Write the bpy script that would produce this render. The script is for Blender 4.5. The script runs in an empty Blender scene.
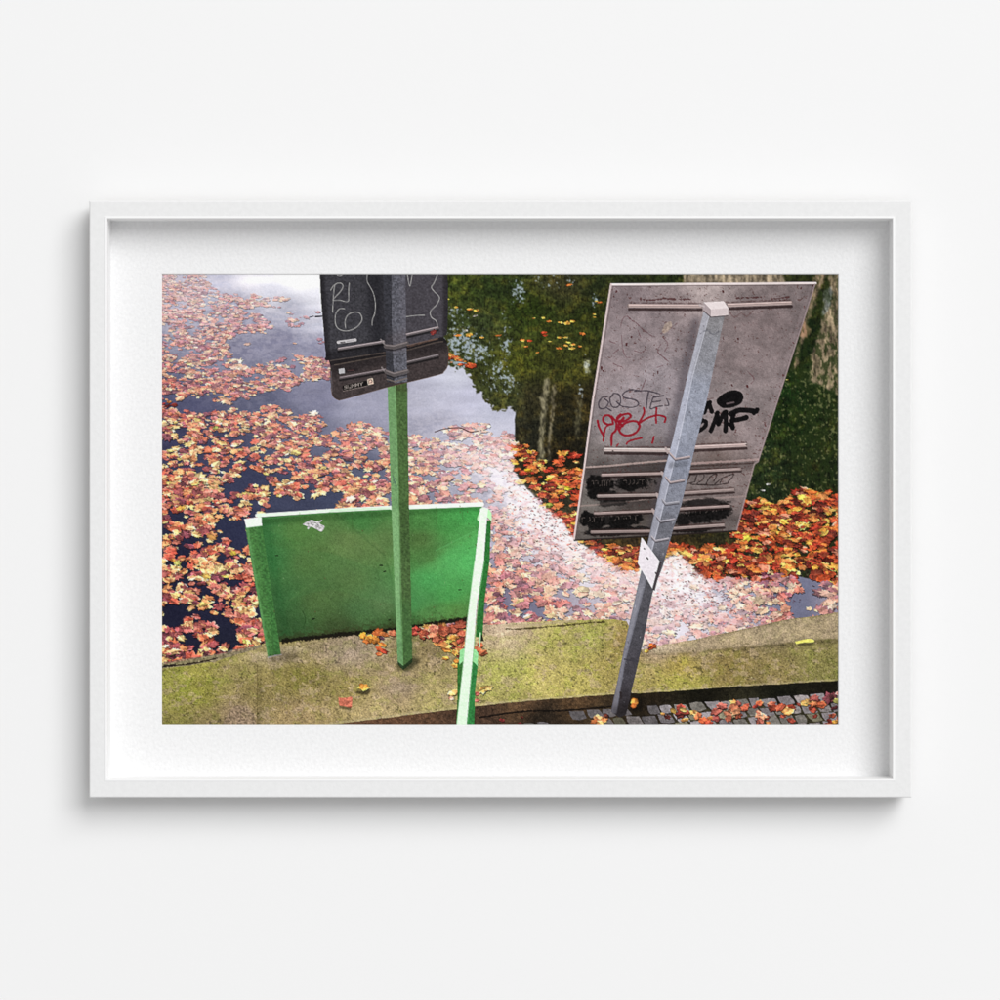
# A framed photograph hanging on a white wall.  1 mm of the place = 0.001 Blender units.
import bpy, bmesh, math
import numpy as np
from mathutils import Vector
scene = bpy.context.scene
# ---------------------------------------------------------------- camera
CAM_D = 3.6
cam_data = bpy.data.cameras.new('camera'); cam = bpy.data.objects.new('camera', cam_data)
scene.collection.objects.link(cam)
cam.location = (0, -CAM_D, 0); cam.rotation_euler = (math.radians(90), 0, 0)
cam_data.sensor_width = 36; cam_data.lens = 36*CAM_D/1.0        # the field is one metre wide on the wall
cam_data.clip_start = .1; cam_data.clip_end = 200
scene.camera = cam
# ---------------------------------------------------------------- light: an even white room and one big soft area lamp added out of view, high on the right
world = bpy.data.worlds.new('World'); scene.world = world; world.use_nodes = True
bg = world.node_tree.nodes['Background']; bg.inputs[0].default_value = (1, 1, 1, 1); bg.inputs[1].default_value = .52
ld = bpy.data.lights.new('soft_area_light', 'AREA'); ld.shape = 'RECTANGLE'; ld.size = 19; ld.size_y = 19; ld.energy = 6950; ld.color = (1, 1, 1)
lo_ = bpy.data.objects.new('soft_area_light', ld); scene.collection.objects.link(lo_)
lo_.location = Vector((.56, -1, .62)).normalized()*30
lo_.rotation_euler = (-Vector(lo_.location)).to_track_quat('-Z', 'Y').to_euler()
scene.view_settings.view_transform = 'Standard'; scene.view_settings.look = 'None'
scene.view_settings.exposure = 0; scene.view_settings.gamma = 1
# ---------------------------------------------------------------- helpers
def P3(px, py, depth):
    """photograph pixel -> point standing 'depth' metres in front of the wall"""
    f = (CAM_D-depth)/CAM_D
    return Vector(((px-500)/1000*f, -depth, (500-py)/1000*f))
def mat(name, col, rough=.6, spec=.3, noise=0., nscale=400., bump=0., bscale=900.):
    m = bpy.data.materials.new(name); m.use_nodes = True; nt = m.node_tree; N = nt.nodes; L = nt.links
    b = N['Principled BSDF']; b.inputs['Roughness'].default_value = rough; b.inputs['Specular IOR Level'].default_value = spec
    b.inputs['Base Color'].default_value = (*col, 1)
    tc = N.new('ShaderNodeTexCoord')
    if noise:
        n = N.new('ShaderNodeTexNoise'); n.inputs['Scale'].default_value = nscale; n.inputs['Detail'].default_value = 3
        r = N.new('ShaderNodeMapRange'); r.inputs[1].default_value = .3; r.inputs[2].default_value = .7
        r.inputs[3].default_value = 1-noise; r.inputs[4].default_value = 1+noise
        v = N.new('ShaderNodeVectorMath'); v.operation = 'SCALE'; v.inputs[0].default_value = col
        L.new(tc.outputs['Object'], n.inputs['Vector']); L.new(n.outputs['Fac'], r.inputs[0]); L.new(r.outputs[0], v.inputs['Scale']); L.new(v.outputs[0], b.inputs['Base Color'])
    if bump:
        n = N.new('ShaderNodeTexNoise'); n.inputs['Scale'].default_value = bscale; n.inputs['Detail'].default_value = 2
        bp = N.new('ShaderNodeBump'); bp.inputs['Strength'].default_value = bump; bp.inputs['Distance'].default_value = .0006
        L.new(tc.outputs['Object'], n.inputs['Vector']); L.new(n.outputs['Fac'], bp.inputs['Height']); L.new(bp.outputs[0], b.inputs['Normal'])
    return m
def link(name, me, m, parent=None, label=None, kind=None):
    o = bpy.data.objects.new(name, me); scene.collection.objects.link(o)
    if m is not None: me.materials.append(m)
    if parent is not None: o.parent = parent
    if label: o['label'] = label
    if kind: o['kind'] = kind
    return o
def mesh(name, verts, faces):
    me = bpy.data.meshes.new(name); me.from_pydata([tuple(v) for v in verts], [], faces); me.update(); return me
# ---------------------------------------------------------------- wall
M_wall = mat('matt_white_wall_paint', (.862, .862, .862), .9, .1, bump=.05, bscale=260)
w = 6.0
link('wall', mesh('wall', [(-w, 0, -w), (w, 0, -w), (w, 0, w), (-w, 0, w), (-w, .1, -w), (w, .1, -w), (w, .1, w), (-w, .1, w)],
     [(0, 1, 2, 3), (5, 4, 7, 6), (4, 0, 3, 7), (1, 5, 6, 2), (3, 2, 6, 7), (4, 5, 1, 0)]), M_wall, kind='structure')
# ---------------------------------------------------------------- the frame
M_frame = mat('white_painted_wood', (.797, .797, .797), .6, .15, noise=.022, nscale=200, bump=.22, bscale=500)
M_lip = mat('frame_lip_painted_highlight', (.90, .90, .90), .5, .2, bump=.05)  # whiter than the rails: the inner edge highlight is put into the colour
M_mat = mat('white_mat_board', (.822, .822, .826), .9, .05, noise=.035, nscale=300, bump=.6, bscale=330)
M_core = mat('mat_board_core', (.86, .86, .86), .9, .05, bump=.1)
M_back = mat('brown_backing_board', (.35, .27, .2), .9, .1, noise=.1)
root = bpy.data.objects.new('framed_photograph', None); scene.collection.objects.link(root)
root['label'] = 'white framed photograph of leafy water, green panel and road signs hanging on a white wall'
root['category'] = 'framed picture'
FRONT = .040; MATZ = .0066; PRZ = .0052
OX0, OX1, OY0, OY1 = 89.3, 911.6, 200.8, 797.6          # outer edge of the frame
IX0, IX1, IY0, IY1 = 107.2, 892.6, 218.6, 779.0         # sight edge
def ring(px0, py0, px1, py1, d): return [P3(px0, py0, d), P3(px1, py0, d), P3(px1, py1, d), P3(px0, py1, d)]
def flat(px0, py0, px1, py1, dfront, d):
    """same corner as seen at dfront, pushed straight back to depth d"""
    return [Vector((v.x, -d, v.z)) for v in ring(px0, py0, px1, py1, dfront)]
def inset(R, k):
    s = [(1, -1), (-1, -1), (-1, 1), (1, 1)]
    return [Vector((v.x+sx*k, v.y, v.z+sz*k)) for v, (sx, sz) in zip(R, s)]
def shift(R, d): return [Vector((v.x, v.y-d, v.z)) for v in R]
outerF = ring(OX0, OY0, OX1, OY1, FRONT)
sight = ring(IX0, IY0, IX1, IY1, FRONT)
bev = .0009
prof = [flat(OX0, OY0, OX1, OY1, FRONT, .0110), shift(outerF, -bev), inset(outerF, bev), inset(sight, -.0022), inset([Vector((v.x, v.y, v.z)) for v in shift(sight, .0)], -.0022)]
prof = [flat(OX0, OY0, OX1, OY1, FRONT, .0110), shift(outerF, -bev), inset(outerF, bev), inset(sight, -.0021)]
back = [Vector((v.x, -.0110, v.z)) for v in inset(sight, -.0021)]
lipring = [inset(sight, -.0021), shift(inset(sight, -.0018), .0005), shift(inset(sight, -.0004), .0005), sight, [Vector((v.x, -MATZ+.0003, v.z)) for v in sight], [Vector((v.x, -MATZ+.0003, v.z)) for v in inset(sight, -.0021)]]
for k in range(4):
    a, b = k, (k+1) % 4
    g = .00002
    def mitre(R):
        A, B = R[a].copy(), R[b].copy(); t = (B-A).normalized()*g; return A+t, B-t
    rows = [mitre(R) for R in prof+[back]]
    vs = [v for r in rows for v in r]; n = len(rows)
    fs = [(2*i, 2*i+1, 2*((i+1) % n)+1, 2*((i+1) % n)) for i in range(n)]+[tuple(2*i for i in range(n))[::-1], tuple(2*i+1 for i in range(n))]
    me = mesh('frame_rail', vs, fs); bm = bmesh.new(); bm.from_mesh(me); bmesh.ops.recalc_face_normals(bm, faces=bm.faces); bm.to_mesh(me); bm.free()
    o = link('frame_rail', me, M_frame, root)
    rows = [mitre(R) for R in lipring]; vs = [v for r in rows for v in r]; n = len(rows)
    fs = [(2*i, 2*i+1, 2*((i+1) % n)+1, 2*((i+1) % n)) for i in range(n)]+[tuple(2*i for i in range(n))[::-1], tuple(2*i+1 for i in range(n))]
    me = mesh('inner_highlight_lip', vs, fs); bm = bmesh.new(); bm.from_mesh(me); bmesh.ops.recalc_face_normals(bm, faces=bm.faces); bm.to_mesh(me); bm.free()
    link('inner_highlight_lip', me, M_lip, o)  # thin strip added to carry the painted edge highlight
# ---------------------------------------------------------------- mat board with its bevelled window
mo_ = [Vector((v.x, -MATZ, v.z)) for v in inset(sight, -.0015)]
WX0, WX1, WY0, WY1 = 161.9, 838.2, 274.9, 724.3
mi = inset(ring(WX0, WY0, WX1, WY1, MATZ), -.0008)
mb = [Vector((v.x, -PRZ-.0003, v.z)) for v in inset(mi, .0008)]
me = mesh('mat_board', mo_+mi, [(i, (i+1) % 4, 4+(i+1) % 4, 4+i) for i in range(4)])
mo = link('mat_board', me, M_mat, root)
link('bevelled_edge', mesh('bevelled_edge', mi+mb, [(i, (i+1) % 4, 4+(i+1) % 4, 4+i) for i in range(4)]), M_core, mo)
bb = inset(flat(OX0, OY0, OX1, OY1, FRONT, .0028), .003)
link('backing_board', mesh('backing_board', bb+shift(bb, .0010), [(0, 1, 2, 3), (7, 6, 5, 4)]+[(i, 4+i, 4+(i+1) % 4, (i+1) % 4) for i in range(4)]), M_back, root)
INK = 1.06
# ---------------------------------------------------------------- print painter
# Computes the ink colours of the flat photographic print (sRGB) and which depicted
# thing every spot of the paper shows.  Coordinates are millimetres of the print.
SS = 3
X0, X1, Y0, Y1 = 162.0, 838.0, 275.0, 724.0
PW, PH = int((X1-X0)*SS), int((Y1-Y0)*SS)
gx = X0+(np.arange(PW)+.5)/SS
gy = Y0+(np.arange(PH)+.5)/SS
GX, GY = np.meshgrid(gx.astype(np.float32), gy.astype(np.float32))
rs = np.random.RandomState(7)
C = np.zeros((PH, PW, 3), np.float32)
ID = np.zeros((PH, PW), np.int32)
def c8(*c): return np.array(c, np.float32)/255.
def sst(a, b, x):
    t = np.clip((x-a)/(b-a), 0, 1); return t*t*(3-2*t)
def vnoise(x, y, seed):
    r = np.random.RandomState(seed); n = 256
    T = r.rand(n, n).astype(np.float32)
    xi = np.floor(x).astype(np.int32); yi = np.floor(y).astype(np.int32)
    fx = x-xi; fy = y-yi; fx = fx*fx*(3-2*fx); fy = fy*fy*(3-2*fy)
    a = T[yi % n, xi % n]; b = T[yi % n, (xi+1) % n]; c = T[(yi+1) % n, xi % n]; d = T[(yi+1) % n, (xi+1) % n]
    return (a*(1-fx)+b*fx)*(1-fy)+(c*(1-fx)+d*fx)*fy
def fbm(sx, sy, seed, octv=3, x=None, y=None, gain=.5):
    x = GX if x is None else x; y = GY if y is None else y
    o = 0; amp = 1; tot = 0
    for k in range(octv):
        o = o+amp*vnoise(x/sx*2**k+17.3*k, y/sy*2**k+9.1*k, seed+k); tot += amp; amp *= gain
    return o/tot
def box1(a, r, ax):
    if r < 1: return a
    p = [(0, 0)]*a.ndim; p[ax] = (r+1, r)
    b = np.cumsum(np.pad(a, p, mode='edge'), axis=ax, dtype=np.float64)
    n = a.shape[ax]
    hi = np.take(b, np.arange(2*r+1, 2*r+1+n), axis=ax); lo = np.take(b, np.arange(0, n), axis=ax)
    return ((hi-lo)/(2*r+1)).astype(np.float32)
def blur(a, rx, ry=None):
    ry = rx if ry is None else ry
    rx = int(round(rx*SS)); ry = int(round(ry*SS))
    for _ in range(2): a = box1(box1(a, rx, 1), ry, 0)
    return a
def inpoly(P, x, y):
    m = np.zeros(x.shape, bool); n = len(P)
    for i in range(n):
        xa, ya = P[i]; xb, yb = P[(i+1) % n]
        if ya == yb: continue
        c = (ya > y) != (yb > y)
        m ^= c & (x < (xb-xa)*(y-ya)/(yb-ya)+xa)
    return m
def box(xa, ya, xb, yb):
    i0 = max(0, int((ya-Y0)*SS)); i1 = min(PH, int((yb-Y0)*SS)+2)
    j0 = max(0, int((xa-X0)*SS)); j1 = min(PW, int((xb-X0)*SS)+2)
    return slice(i0, max(i0, i1)), slice(j0, max(j0, j1))
def pbox(P, pad=0):
    xs = [p[0] for p in P]; ys = [p[1] for p in P]
    return box(min(xs)-pad, min(ys)-pad, max(xs)+pad, max(ys)+pad)
def mix(sl, m, col):
    m = m[..., None]; C[sl] = C[sl]*(1-m)+col*m
def fill(P, col, idn=None, alpha=1., tex=0, warp=0):
    sl = pbox(P, 2); x, y = GX[sl], GY[sl]
    if x.size == 0: return sl, None
    wx = x; wy = y
    if warp:
        wx = x+warp*(WN1[sl]-.5)*2; wy = y+warp*(WN2[sl]-.5)*2
    m = inpoly(P, wx, wy)
    col = np.asarray(col, np.float32)
    if tex: col = np.clip(col*(1+tex*(TN[sl]-.5)[..., None]*2), 0, 1)
    mix(sl, m.astype(np.float32)*alpha, col)
    if idn is not None: ID[sl][m] = idn
    return sl, m
def segdist(P, x, y):
    d = np.full(x.shape, 1e9, np.float32)
    for i in range(len(P)-1):
        ax, ay = P[i]; bx, by = P[i+1]; vx, vy = bx-ax, by-ay
        t = np.clip(((x-ax)*vx+(y-ay)*vy)/(vx*vx+vy*vy+1e-9), 0, 1)
        d = np.minimum(d, np.hypot(x-ax-t*vx, y-ay-t*vy))
    return d
def stroke(P, w, col, alpha=1., soft=.25, rough=0, idn=None):
    sl = pbox(P, w+soft+1); x, y = GX[sl], GY[sl]
    if x.size == 0: return
    d = segdist(P, x, y)
    if rough: d = d+rough*(TN[sl]-.5)*2
    m = (1-sst(w/2-soft, w/2+soft, d))
    mix(sl, m*alpha, np.asarray(col, np.float32))
    if idn is not None: ID[sl][m > .5] = idn
def smooth(P, n=6):
    out = []
    Q = [P[0]]+list(P)+[P[-1]]
    for i in range(1, len(Q)-2):
        p0, p1, p2, p3 = [np.array(q, float) for q in Q[i-1:i+3]]
        for k in range(n):
            t = k/n
            out.append(tuple(.5*((2*p1)+(-p0+p2)*t+(2*p0-5*p1+4*p2-p3)*t*t+(-p0+3*p1-3*p2+p3)*t**3)))
    out.append(tuple(P[-1])); return out
def shade(P, f, soft=1.5, clip=None, col=(0, 0, 0)):
    """soft dark (or tinted) wash of the depicted scene inside polygon P"""
    sl = pbox(P, soft*3+1)
    m = inpoly(P, GX[sl], GY[sl]).astype(np.float32)
    m = blur(m, soft)*f
    if clip is not None: m = m*clip[sl]
    mix(sl, m, np.asarray(col, np.float32))
def anchors(L, sig=40.):
    nx, ny = 86, 58
    ax = np.linspace(X0, X1, nx); ay = np.linspace(Y0, Y1, ny)
    A, B = np.meshgrid(ax, ay); num = np.zeros((ny, nx, 3)); den = np.zeros((ny, nx))
    for (x, y, c) in L:
        w = 1/(((A-x)**2+((B-y)*1.3)**2)/sig**2+.02)**1.6
        num += w[..., None]*np.array(c)/255.; den += w
    g = (num/den[..., None]).astype(np.float32)
    fx = (GX[0]-X0)/(X1-X0)*(nx-1); fy = (GY[:, 0]-Y0)/(Y1-Y0)*(ny-1)
    xi = np.minimum(fx.astype(int), nx-2); yi = np.minimum(fy.astype(int), ny-2)
    tx = (fx-xi)[None, :, None]; ty = (fy-yi)[:, None, None]
    a = g[yi][:, xi]; b = g[yi][:, xi+1]; c = g[yi+1][:, xi]; d = g[yi+1][:, xi+1]
    return ((a*(1-tx)+b*tx)*(1-ty)+(c*(1-tx)+d*tx)*ty).astype(np.float32)
WN1 = fbm(9, 7, 101, 3); WN2 = fbm(9, 7, 151, 3)
TN = fbm(1.6, 1.4, 201, 2)          # fine texture
MN = fbm(14, 11, 231, 4)            # mottling
FN = rs.rand(PH, PW).astype(np.float32)

WATER, TREEREF, FLOAT, KERB, RISER, PANEL, PPOST, RAIL, FPOST, SPOST, SIGN1, SIGN1B, SIGN2, GPOST, WSIGN, PAVE = range(1, 17)
# ---------- water with the sky in it
sky = anchors([
 (165, 280, (178, 170, 196)), (215, 280, (182, 184, 210)), (250, 280, (236, 234, 243)), (300, 280, (248, 247, 250)), (320, 300, (226, 226, 236)),
 (240, 306, (140, 142, 170)), (270, 300, (200, 202, 218)), (290, 315, (168, 170, 192)), (320, 322, (190, 192, 210)), (250, 325, (135, 135, 164)),
 (280, 340, (118, 118, 148)), (240, 350, (110, 110, 140)), (320, 350, (128, 128, 156)), (320, 395, (120, 120, 148)), (260, 398, (85, 88, 118)), (190, 402, (78, 80, 115)),
 (360, 405, (150, 150, 174)), (430, 400, (176, 176, 196)), (470, 395, (180, 180, 202)), (500, 415, (178, 180, 200)), (505, 430, (190, 190, 208)), (380, 425, (140, 140, 164)),
 (430, 430, (150, 150, 172)), (460, 375, (196, 198, 214)), (180, 440, (62, 62, 95)), (220, 440, (66, 66, 96)), (300, 430, (96, 98, 126)), (360, 470, (84, 88, 114)),
 (250, 480, (56, 60, 90)), (300, 500, (60, 65, 92)), (230, 530, (44, 48, 78)), (330, 500, (64, 70, 98)), (400, 490, (110, 112, 136)), (170, 500, (40, 42, 70)), (180, 560, (32, 33, 60)),
 (230, 600, (34, 34, 64)), (175, 620, (30, 31, 58)), (225, 640, (32, 34, 58)), (480, 495, (140, 140, 160)), (500, 460, (200, 196, 208)), (500, 520, (170, 165, 180)), (505, 480, (205, 200, 212)),
 (530, 510, (222, 214, 222)), (560, 545, (226, 218, 224)), (540, 480, (212, 206, 216)), (500, 590, (120, 112, 135)), (530, 610, (112, 110, 135)), (560, 590, (160, 150, 168)),
 (600, 610, (170, 160, 175)), (590, 575, (215, 208, 216)), (630, 580, (225, 216, 224)), (670, 580, (236, 228, 234)), (680, 610, (228, 220, 228)), (660, 630, (214, 208, 220)),
 (715, 595, (150, 148, 166)), (740, 620, (170, 158, 176)), (800, 590, (112, 114, 142)), (795, 608, (110, 112, 140)), (830, 600, (150, 140, 160)), (690, 560, (232, 226, 230))], 34)
sky = sky*.97+.012; sky = sky*.82+.18*sky.mean(-1, keepdims=True)*np.array([1.0, .99, 1.02])
cl = fbm(26, 7, 300, 4)
C[:] = np.clip(sky*(1+.16*(cl-.5)[..., None]), 0, 1)
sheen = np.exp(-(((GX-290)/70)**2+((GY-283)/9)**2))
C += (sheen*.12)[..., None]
ID[:] = WATER
# ---------- trees and quay wall mirrored in the water
treeP = [(440, 270), (842, 270), (842, 584), (775, 572), (760, 580), (706, 578), (690, 564), (673, 551), (655, 566), (625, 572), (608, 565), (590, 549), (575, 541), (562, 522),
         (545, 507), (530, 492), (512, 470), (514, 446), (515, 409), (498, 410), (486, 400), (478, 392), (472, 380), (462, 370), (452, 366), (444, 366)]
wx = GX+13*(fbm(7, 3, 401, 4, gain=.7)-.5)+8*(fbm(2.6, 2, 405, 2)-.5); wy = GY+17*(fbm(6, 5, 411, 4, gain=.7)-.5)
core = (GX > 505) & (GY > 412)
wx = np.where(core, GX+1.6*(WN1-.5), wx); wy = np.where(core, GY+2*(WN2-.5), wy)
tm = inpoly(treeP, wx, wy)
tree = anchors([
 (455, 285, (58, 66, 28)), (500, 285, (46, 56, 26)), (560, 285, (62, 58, 34)), (605, 285, (40, 46, 24)), (480, 330, (56, 62, 34)), (530, 310, (48, 58, 20)), (590, 320, (44, 50, 20)),
 (520, 360, (70, 72, 26)), (570, 370, (62, 62, 26)), (505, 395, (62, 64, 34)), (535, 400, (56, 50, 32)), (560, 410, (34, 30, 20)), (585, 400, (46, 38, 22)), (525, 430, (38, 36, 28)),
 (580, 440, (30, 26, 18)), (560, 460, (34, 28, 20)), (570, 505, (44, 40, 30)), (640, 560, (50, 36, 22)), (760, 300, (60, 58, 30)), (790, 330, (22, 34, 16)), (800, 420, (26, 42, 16)),
 (770, 400, (24, 44, 16)), (830, 430, (36, 46, 20)), (760, 470, (32, 44, 24)), (820, 480, (26, 34, 16)), (790, 560, (46, 40, 32)), (700, 278, (40, 48, 22)), (830, 540, (40, 30, 20))], 34)
f1 = fbm(4.5, 3.2, 421, 4, gain=.65); f2 = fbm(1.5, 1.3, 431, 2)
tree = tree*(1.08+1.05*(f1-.5)+.6*(f2-.5))[..., None]
tz = sst(.40, .85, fbm(8, 6, 441, 4))*(.5+f2); tree[..., 0] += .12*tz; tree[..., 1] += .085*tz; tree[..., 2] += .02*tz
fl = sst(.62, .8, fbm(1.3, 1.1, 445, 2)); tree = tree*(1-.22*fl[..., None])+np.array([.38, .42, .24])*.22*fl[..., None]*(.5+tz)[..., None]
fd = sst(.44, .2, fbm(1.6, 1.4, 447, 2)); tree = tree*(1-.38*fd[..., None])
ln = sst(.60, .72, fbm(.9, 6, 449, 2))*(GY > 275); tree = tree*(1-.22*ln[..., None])*np.array([.95, 1.0, 1.0])
tree = np.clip(tree, .02, 1)
# glints of sky between the leaves
sp = fbm(2.6, 2.2, 451, 3, gain=.7)
zone = np.zeros_like(GX)
for (x, y, rx, ry, a) in [(462, 345, 22, 22, 1.0), (480, 352, 12, 14, 1.), (518, 293, 9, 12, .95), (505, 345, 6, 26, .8), (508, 382, 9, 12, .95), (497, 376, 14, 14, .9), (594, 300, 4, 8, 1.), (570, 282, 6, 5, .7), (545, 283, 16, 7, .5), (455, 318, 10, 14, .7), (580, 392, 4, 6, .9), (460, 362, 14, 7, 1.1), (586, 366, 3.5, 8, 1.2)]:
    zone = np.maximum(zone, a*np.exp(-((GX-x)/rx)**2-((GY-y)/ry)**2))
gm = sst(.58, .70, sp*.74+zone*.30)*(zone > .10)*.85
gl = np.array([.66, .71, .76])*(1+.25*(f1-.5)[..., None])
tree = tree*(1-gm[..., None])+gl*gm[..., None]
# pale quay wall and columns, wavering
sand = c8(152, 136, 116)*(1+1.3*(fbm(2.6, 11, 467, 4)-.5)+.5*(f2-.5))[..., None]
wob = 5*(fbm(30, 5, 461, 3)-.5)+4*(fbm(40, 2.2, 465, 2)-.5)
def ref(P, col, a, edge=.5):
    sl = pbox(P, 8)
    m = inpoly(P, GX[sl]+wob[sl], GY[sl]+3*(WN2[sl]-.5)).astype(np.float32)
    m = blur(m, edge)*a
    tree[sl] = tree[sl]*(1-m[..., None])+(col[sl] if np.ndim(col) == 3 else col)*m[..., None]
ref([(683, 270), (781, 270), (785, 290), (683, 290)], sand, .9)
ref([(790, 268), (826, 268), (802, 330), (806, 362), (792, 375), (800, 330), (800, 300)], sand, .0)
ref([(826, 270), (842, 270), (842, 400), (834, 392), (818, 385), (806, 382), (812, 352), (822, 320), (832, 298)], sand*c8(240, 235, 225), .88)
ref([(816, 268), (828, 268), (812, 310), (806, 330), (800, 345), (796, 368), (791, 372), (800, 330), (806, 300)], sand*c8(225, 215, 205), .85)
ref([(823, 292), (832, 288), (827, 312), (821, 318)], c8(140, 142, 140)*(1+1.4*(fbm(2, 3, 493, 3)-.5))[..., None], .75)
ref([(798, 330), (804, 322), (810, 330), (806, 338), (800, 338)], c8(196, 150, 120), .7)
for (x, y, rx, ry) in [(836, 338, 8, 6), (828, 352, 6, 5), (838, 372, 6, 8), (820, 372, 6, 5)]:
    pass
mo = sst(.46, .56, fbm(3, 6, 471, 4, gain=.65))*(GX > 790)*(.55+.45*sst(325, 350, GY))
tree = tree*(1-.75*mo[..., None])+c8(38, 52, 22)*.75*mo[..., None]
pale = sst(.69, .77, fbm(2.4, 2.4, 481, 3)+.10*np.exp(-((GX-825)/22)**2-((GY-395)/45)**2)+.05*np.exp(-((GX-765)/12)**2-((GY-440)/50)**2))*(GX > 745)*(GY > 372)
tree = tree*(1-.6*pale[..., None])+c8(136, 134, 92)*.6*pale[..., None]
ref([(543, 380), (549, 378), (548, 400), (545, 425), (543, 462), (537, 462), (539, 430), (541, 405)], c8(118, 112, 90)*(1+1.6*(fbm(1.6, 4, 487, 3)-.5))[..., None], .8)
ref([(551, 386), (555, 384), (554.6, 410), (552, 430), (549, 460), (546.6, 460), (549, 430), (551, 405)], c8(112, 104, 84)*(1+1.8*(fbm(1.6, 4, 489, 3)-.5))[..., None], .7)
ref([(576, 398), (581, 396), (582, 418), (578, 440), (575, 438), (576, 420)], c8(104, 100, 76)*(1+2*(fbm(1.8, 3, 491, 3)-.5))[..., None], .5)
ref([(583, 360), (589, 360), (589, 374), (584, 374)], c8(170, 168, 140)*(1+1.6*(f2-.5))[..., None], .6)
tree = np.clip(tree, .01, 1).astype(np.float32); tree = .45*tree+.55*np.stack([blur(tree[..., k], .35, .8) for k in range(3)], -1)
tma = blur(tm.astype(np.float32), .34)[..., None]
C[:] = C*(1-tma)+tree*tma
ID[tm] = TREEREF
# ---------- floating leaves
LF = 1000
leafcount = [0]
leafinfo = []
def wash(x, y):
    """how much of the sky's sheen lies on leaves here"""
    i = min(PH-1, max(0, int((y-Y0)*SS))); j = min(PW-1, max(0, int((x-X0)*SS)))
    if tmw[i, j] > .5: return 0., np.array([.1, .1, .06])
    s = sky[i, j]; l = float(s.mean())
    return min(.62, max(.04, .08+(l-.20)*.92)), s
tmw = tm.astype(np.float32)
PAL = [((226, 140, 100), 5), ((212, 108, 84), 5), ((196, 84, 74), 3), ((184, 102, 98), 4.5), ((238, 184, 128), 2.6), ((234, 168, 130), 4.5), ((140, 66, 78), 4), ((104, 52, 70), 3.2), ((244, 208, 156), 1.6), ((166, 86, 92), 3.5), ((206, 178, 104), .25)]
PALW = np.array([p[1] for p in PAL], float); PALW /= PALW.sum()
LOB = [(90, 1.0, 24), (36, .92, 21), (144, .92, 21), (-18, .72, 20), (198, .72, 20)]
TH = np.linspace(-180, 180, 361)
RT = np.full(TH.shape, .60)
for (a, l, w) in LOB:
    d = (TH-a+180) % 360-180
    RT = np.maximum(RT, .46+(l-.46)*np.exp(-np.abs(d/w)**1.7))
dd = (TH+90+180) % 360-180
RT = RT*np.where(np.abs(dd) < 28, .35+.65*np.abs(dd)/28, 1)
def leaf(x, y, s, squash=.55, rot=None, col=None, w=None, shadow=.5, idn=FLOAT, own=False, bright=1., sat=1., blob=0.):
    rot = rs.rand()*360 if rot is None else rot
    if blob == 0.: blob = rs.choice([0., .2, .5, .8], p=[.35, .3, .22, .13])
    sl = box(x-s*1.1, y-s*1.1, x+s*1.1+1, y+s*1.1+1)
    gx_, gy_ = GX[sl], GY[sl]
    if gx_.size == 0: return
    if col is None: col = np.array(PAL[rs.choice(len(PAL), p=PALW)][0])/255.
    col = np.array(col, float)*rs.uniform(.78, 1.26)
    ww, sc = wash(x, y) if w is None else (w, np.array([.8, .8, .85]))
    ww = max(0, ww*rs.uniform(.75, 1.2))
    shx = rs.uniform(-.45, .45); sq = squash*rs.uniform(.7, 1.25)
    fold = rs.uniform(-.26, .26); ja = rs.rand()*6.28; jn = rs.uniform(.03, .16)
    stret = rs.uniform(.7, 1.1); lit = 1 if rs.rand() < .5 else -1
    R0 = math.radians(rot); cr, sr = math.cos(R0), math.sin(R0)
    def field(ox, oy):
        u = (gx_-x-ox); v = (gy_-y-oy)/sq; u = u-shx*v
        a = (u*cr+v*sr)/s/stret; b = (-u*sr+v*cr)/s
        r = np.hypot(a, b)*1.0; t = np.degrees(np.arctan2(b, a))
        ti = np.clip(((t+180)).astype(int), 0, 360)
        Rr = (RT[ti]*(1-blob)+blob*.74)*(1+jn*np.sin(np.radians(t)*(9-4*(blob > .3))+ja)+.8*jn*np.sin(np.radians(t)*17+ja*2))
        return a, b, r, t, Rr
    a, b, r, t, Rr = field(0, 0)
    m = r < Rr
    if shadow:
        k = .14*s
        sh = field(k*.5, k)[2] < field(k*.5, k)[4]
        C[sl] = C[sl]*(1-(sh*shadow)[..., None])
    if not m.any(): return
    vein = np.zeros(r.shape)
    for (la, l, wd) in LOB:
        d = np.abs((t-la+180) % 360-180)
        vein = np.maximum(vein, (r*np.radians(d) < .045)*(r < l*.9))
    sd = 1+fold*np.sign(a)*1.05+.30*(r-.5)*(1 if fold > 0 else -1)+.55*(TN[sl]-.5)
    cc = col[None, None, :]*sd[..., None]
    cc = cc*(1-.14*vein[..., None])+np.array([.95, .80, .62])*.14*vein[..., None]
    rim = sst(.62, .98, r/np.maximum(Rr, .1))*np.where(b*lit > 0, 1, -.9)*.30; cc = cc*(1+rim[..., None])
    g = cc.mean(-1, keepdims=True); cc = (g+(cc-g)*sat)*bright
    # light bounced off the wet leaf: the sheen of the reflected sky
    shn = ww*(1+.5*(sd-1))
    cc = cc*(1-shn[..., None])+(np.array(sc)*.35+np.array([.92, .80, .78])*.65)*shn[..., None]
    cc = np.clip(cc, 0.02, 1)
    mf = m.astype(np.float32)
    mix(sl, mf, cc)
    if own:
        leafcount[0] += 1; idn = LF+leafcount[0]; leafinfo.append((idn, s))
    ID[sl][m] = idn
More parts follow.
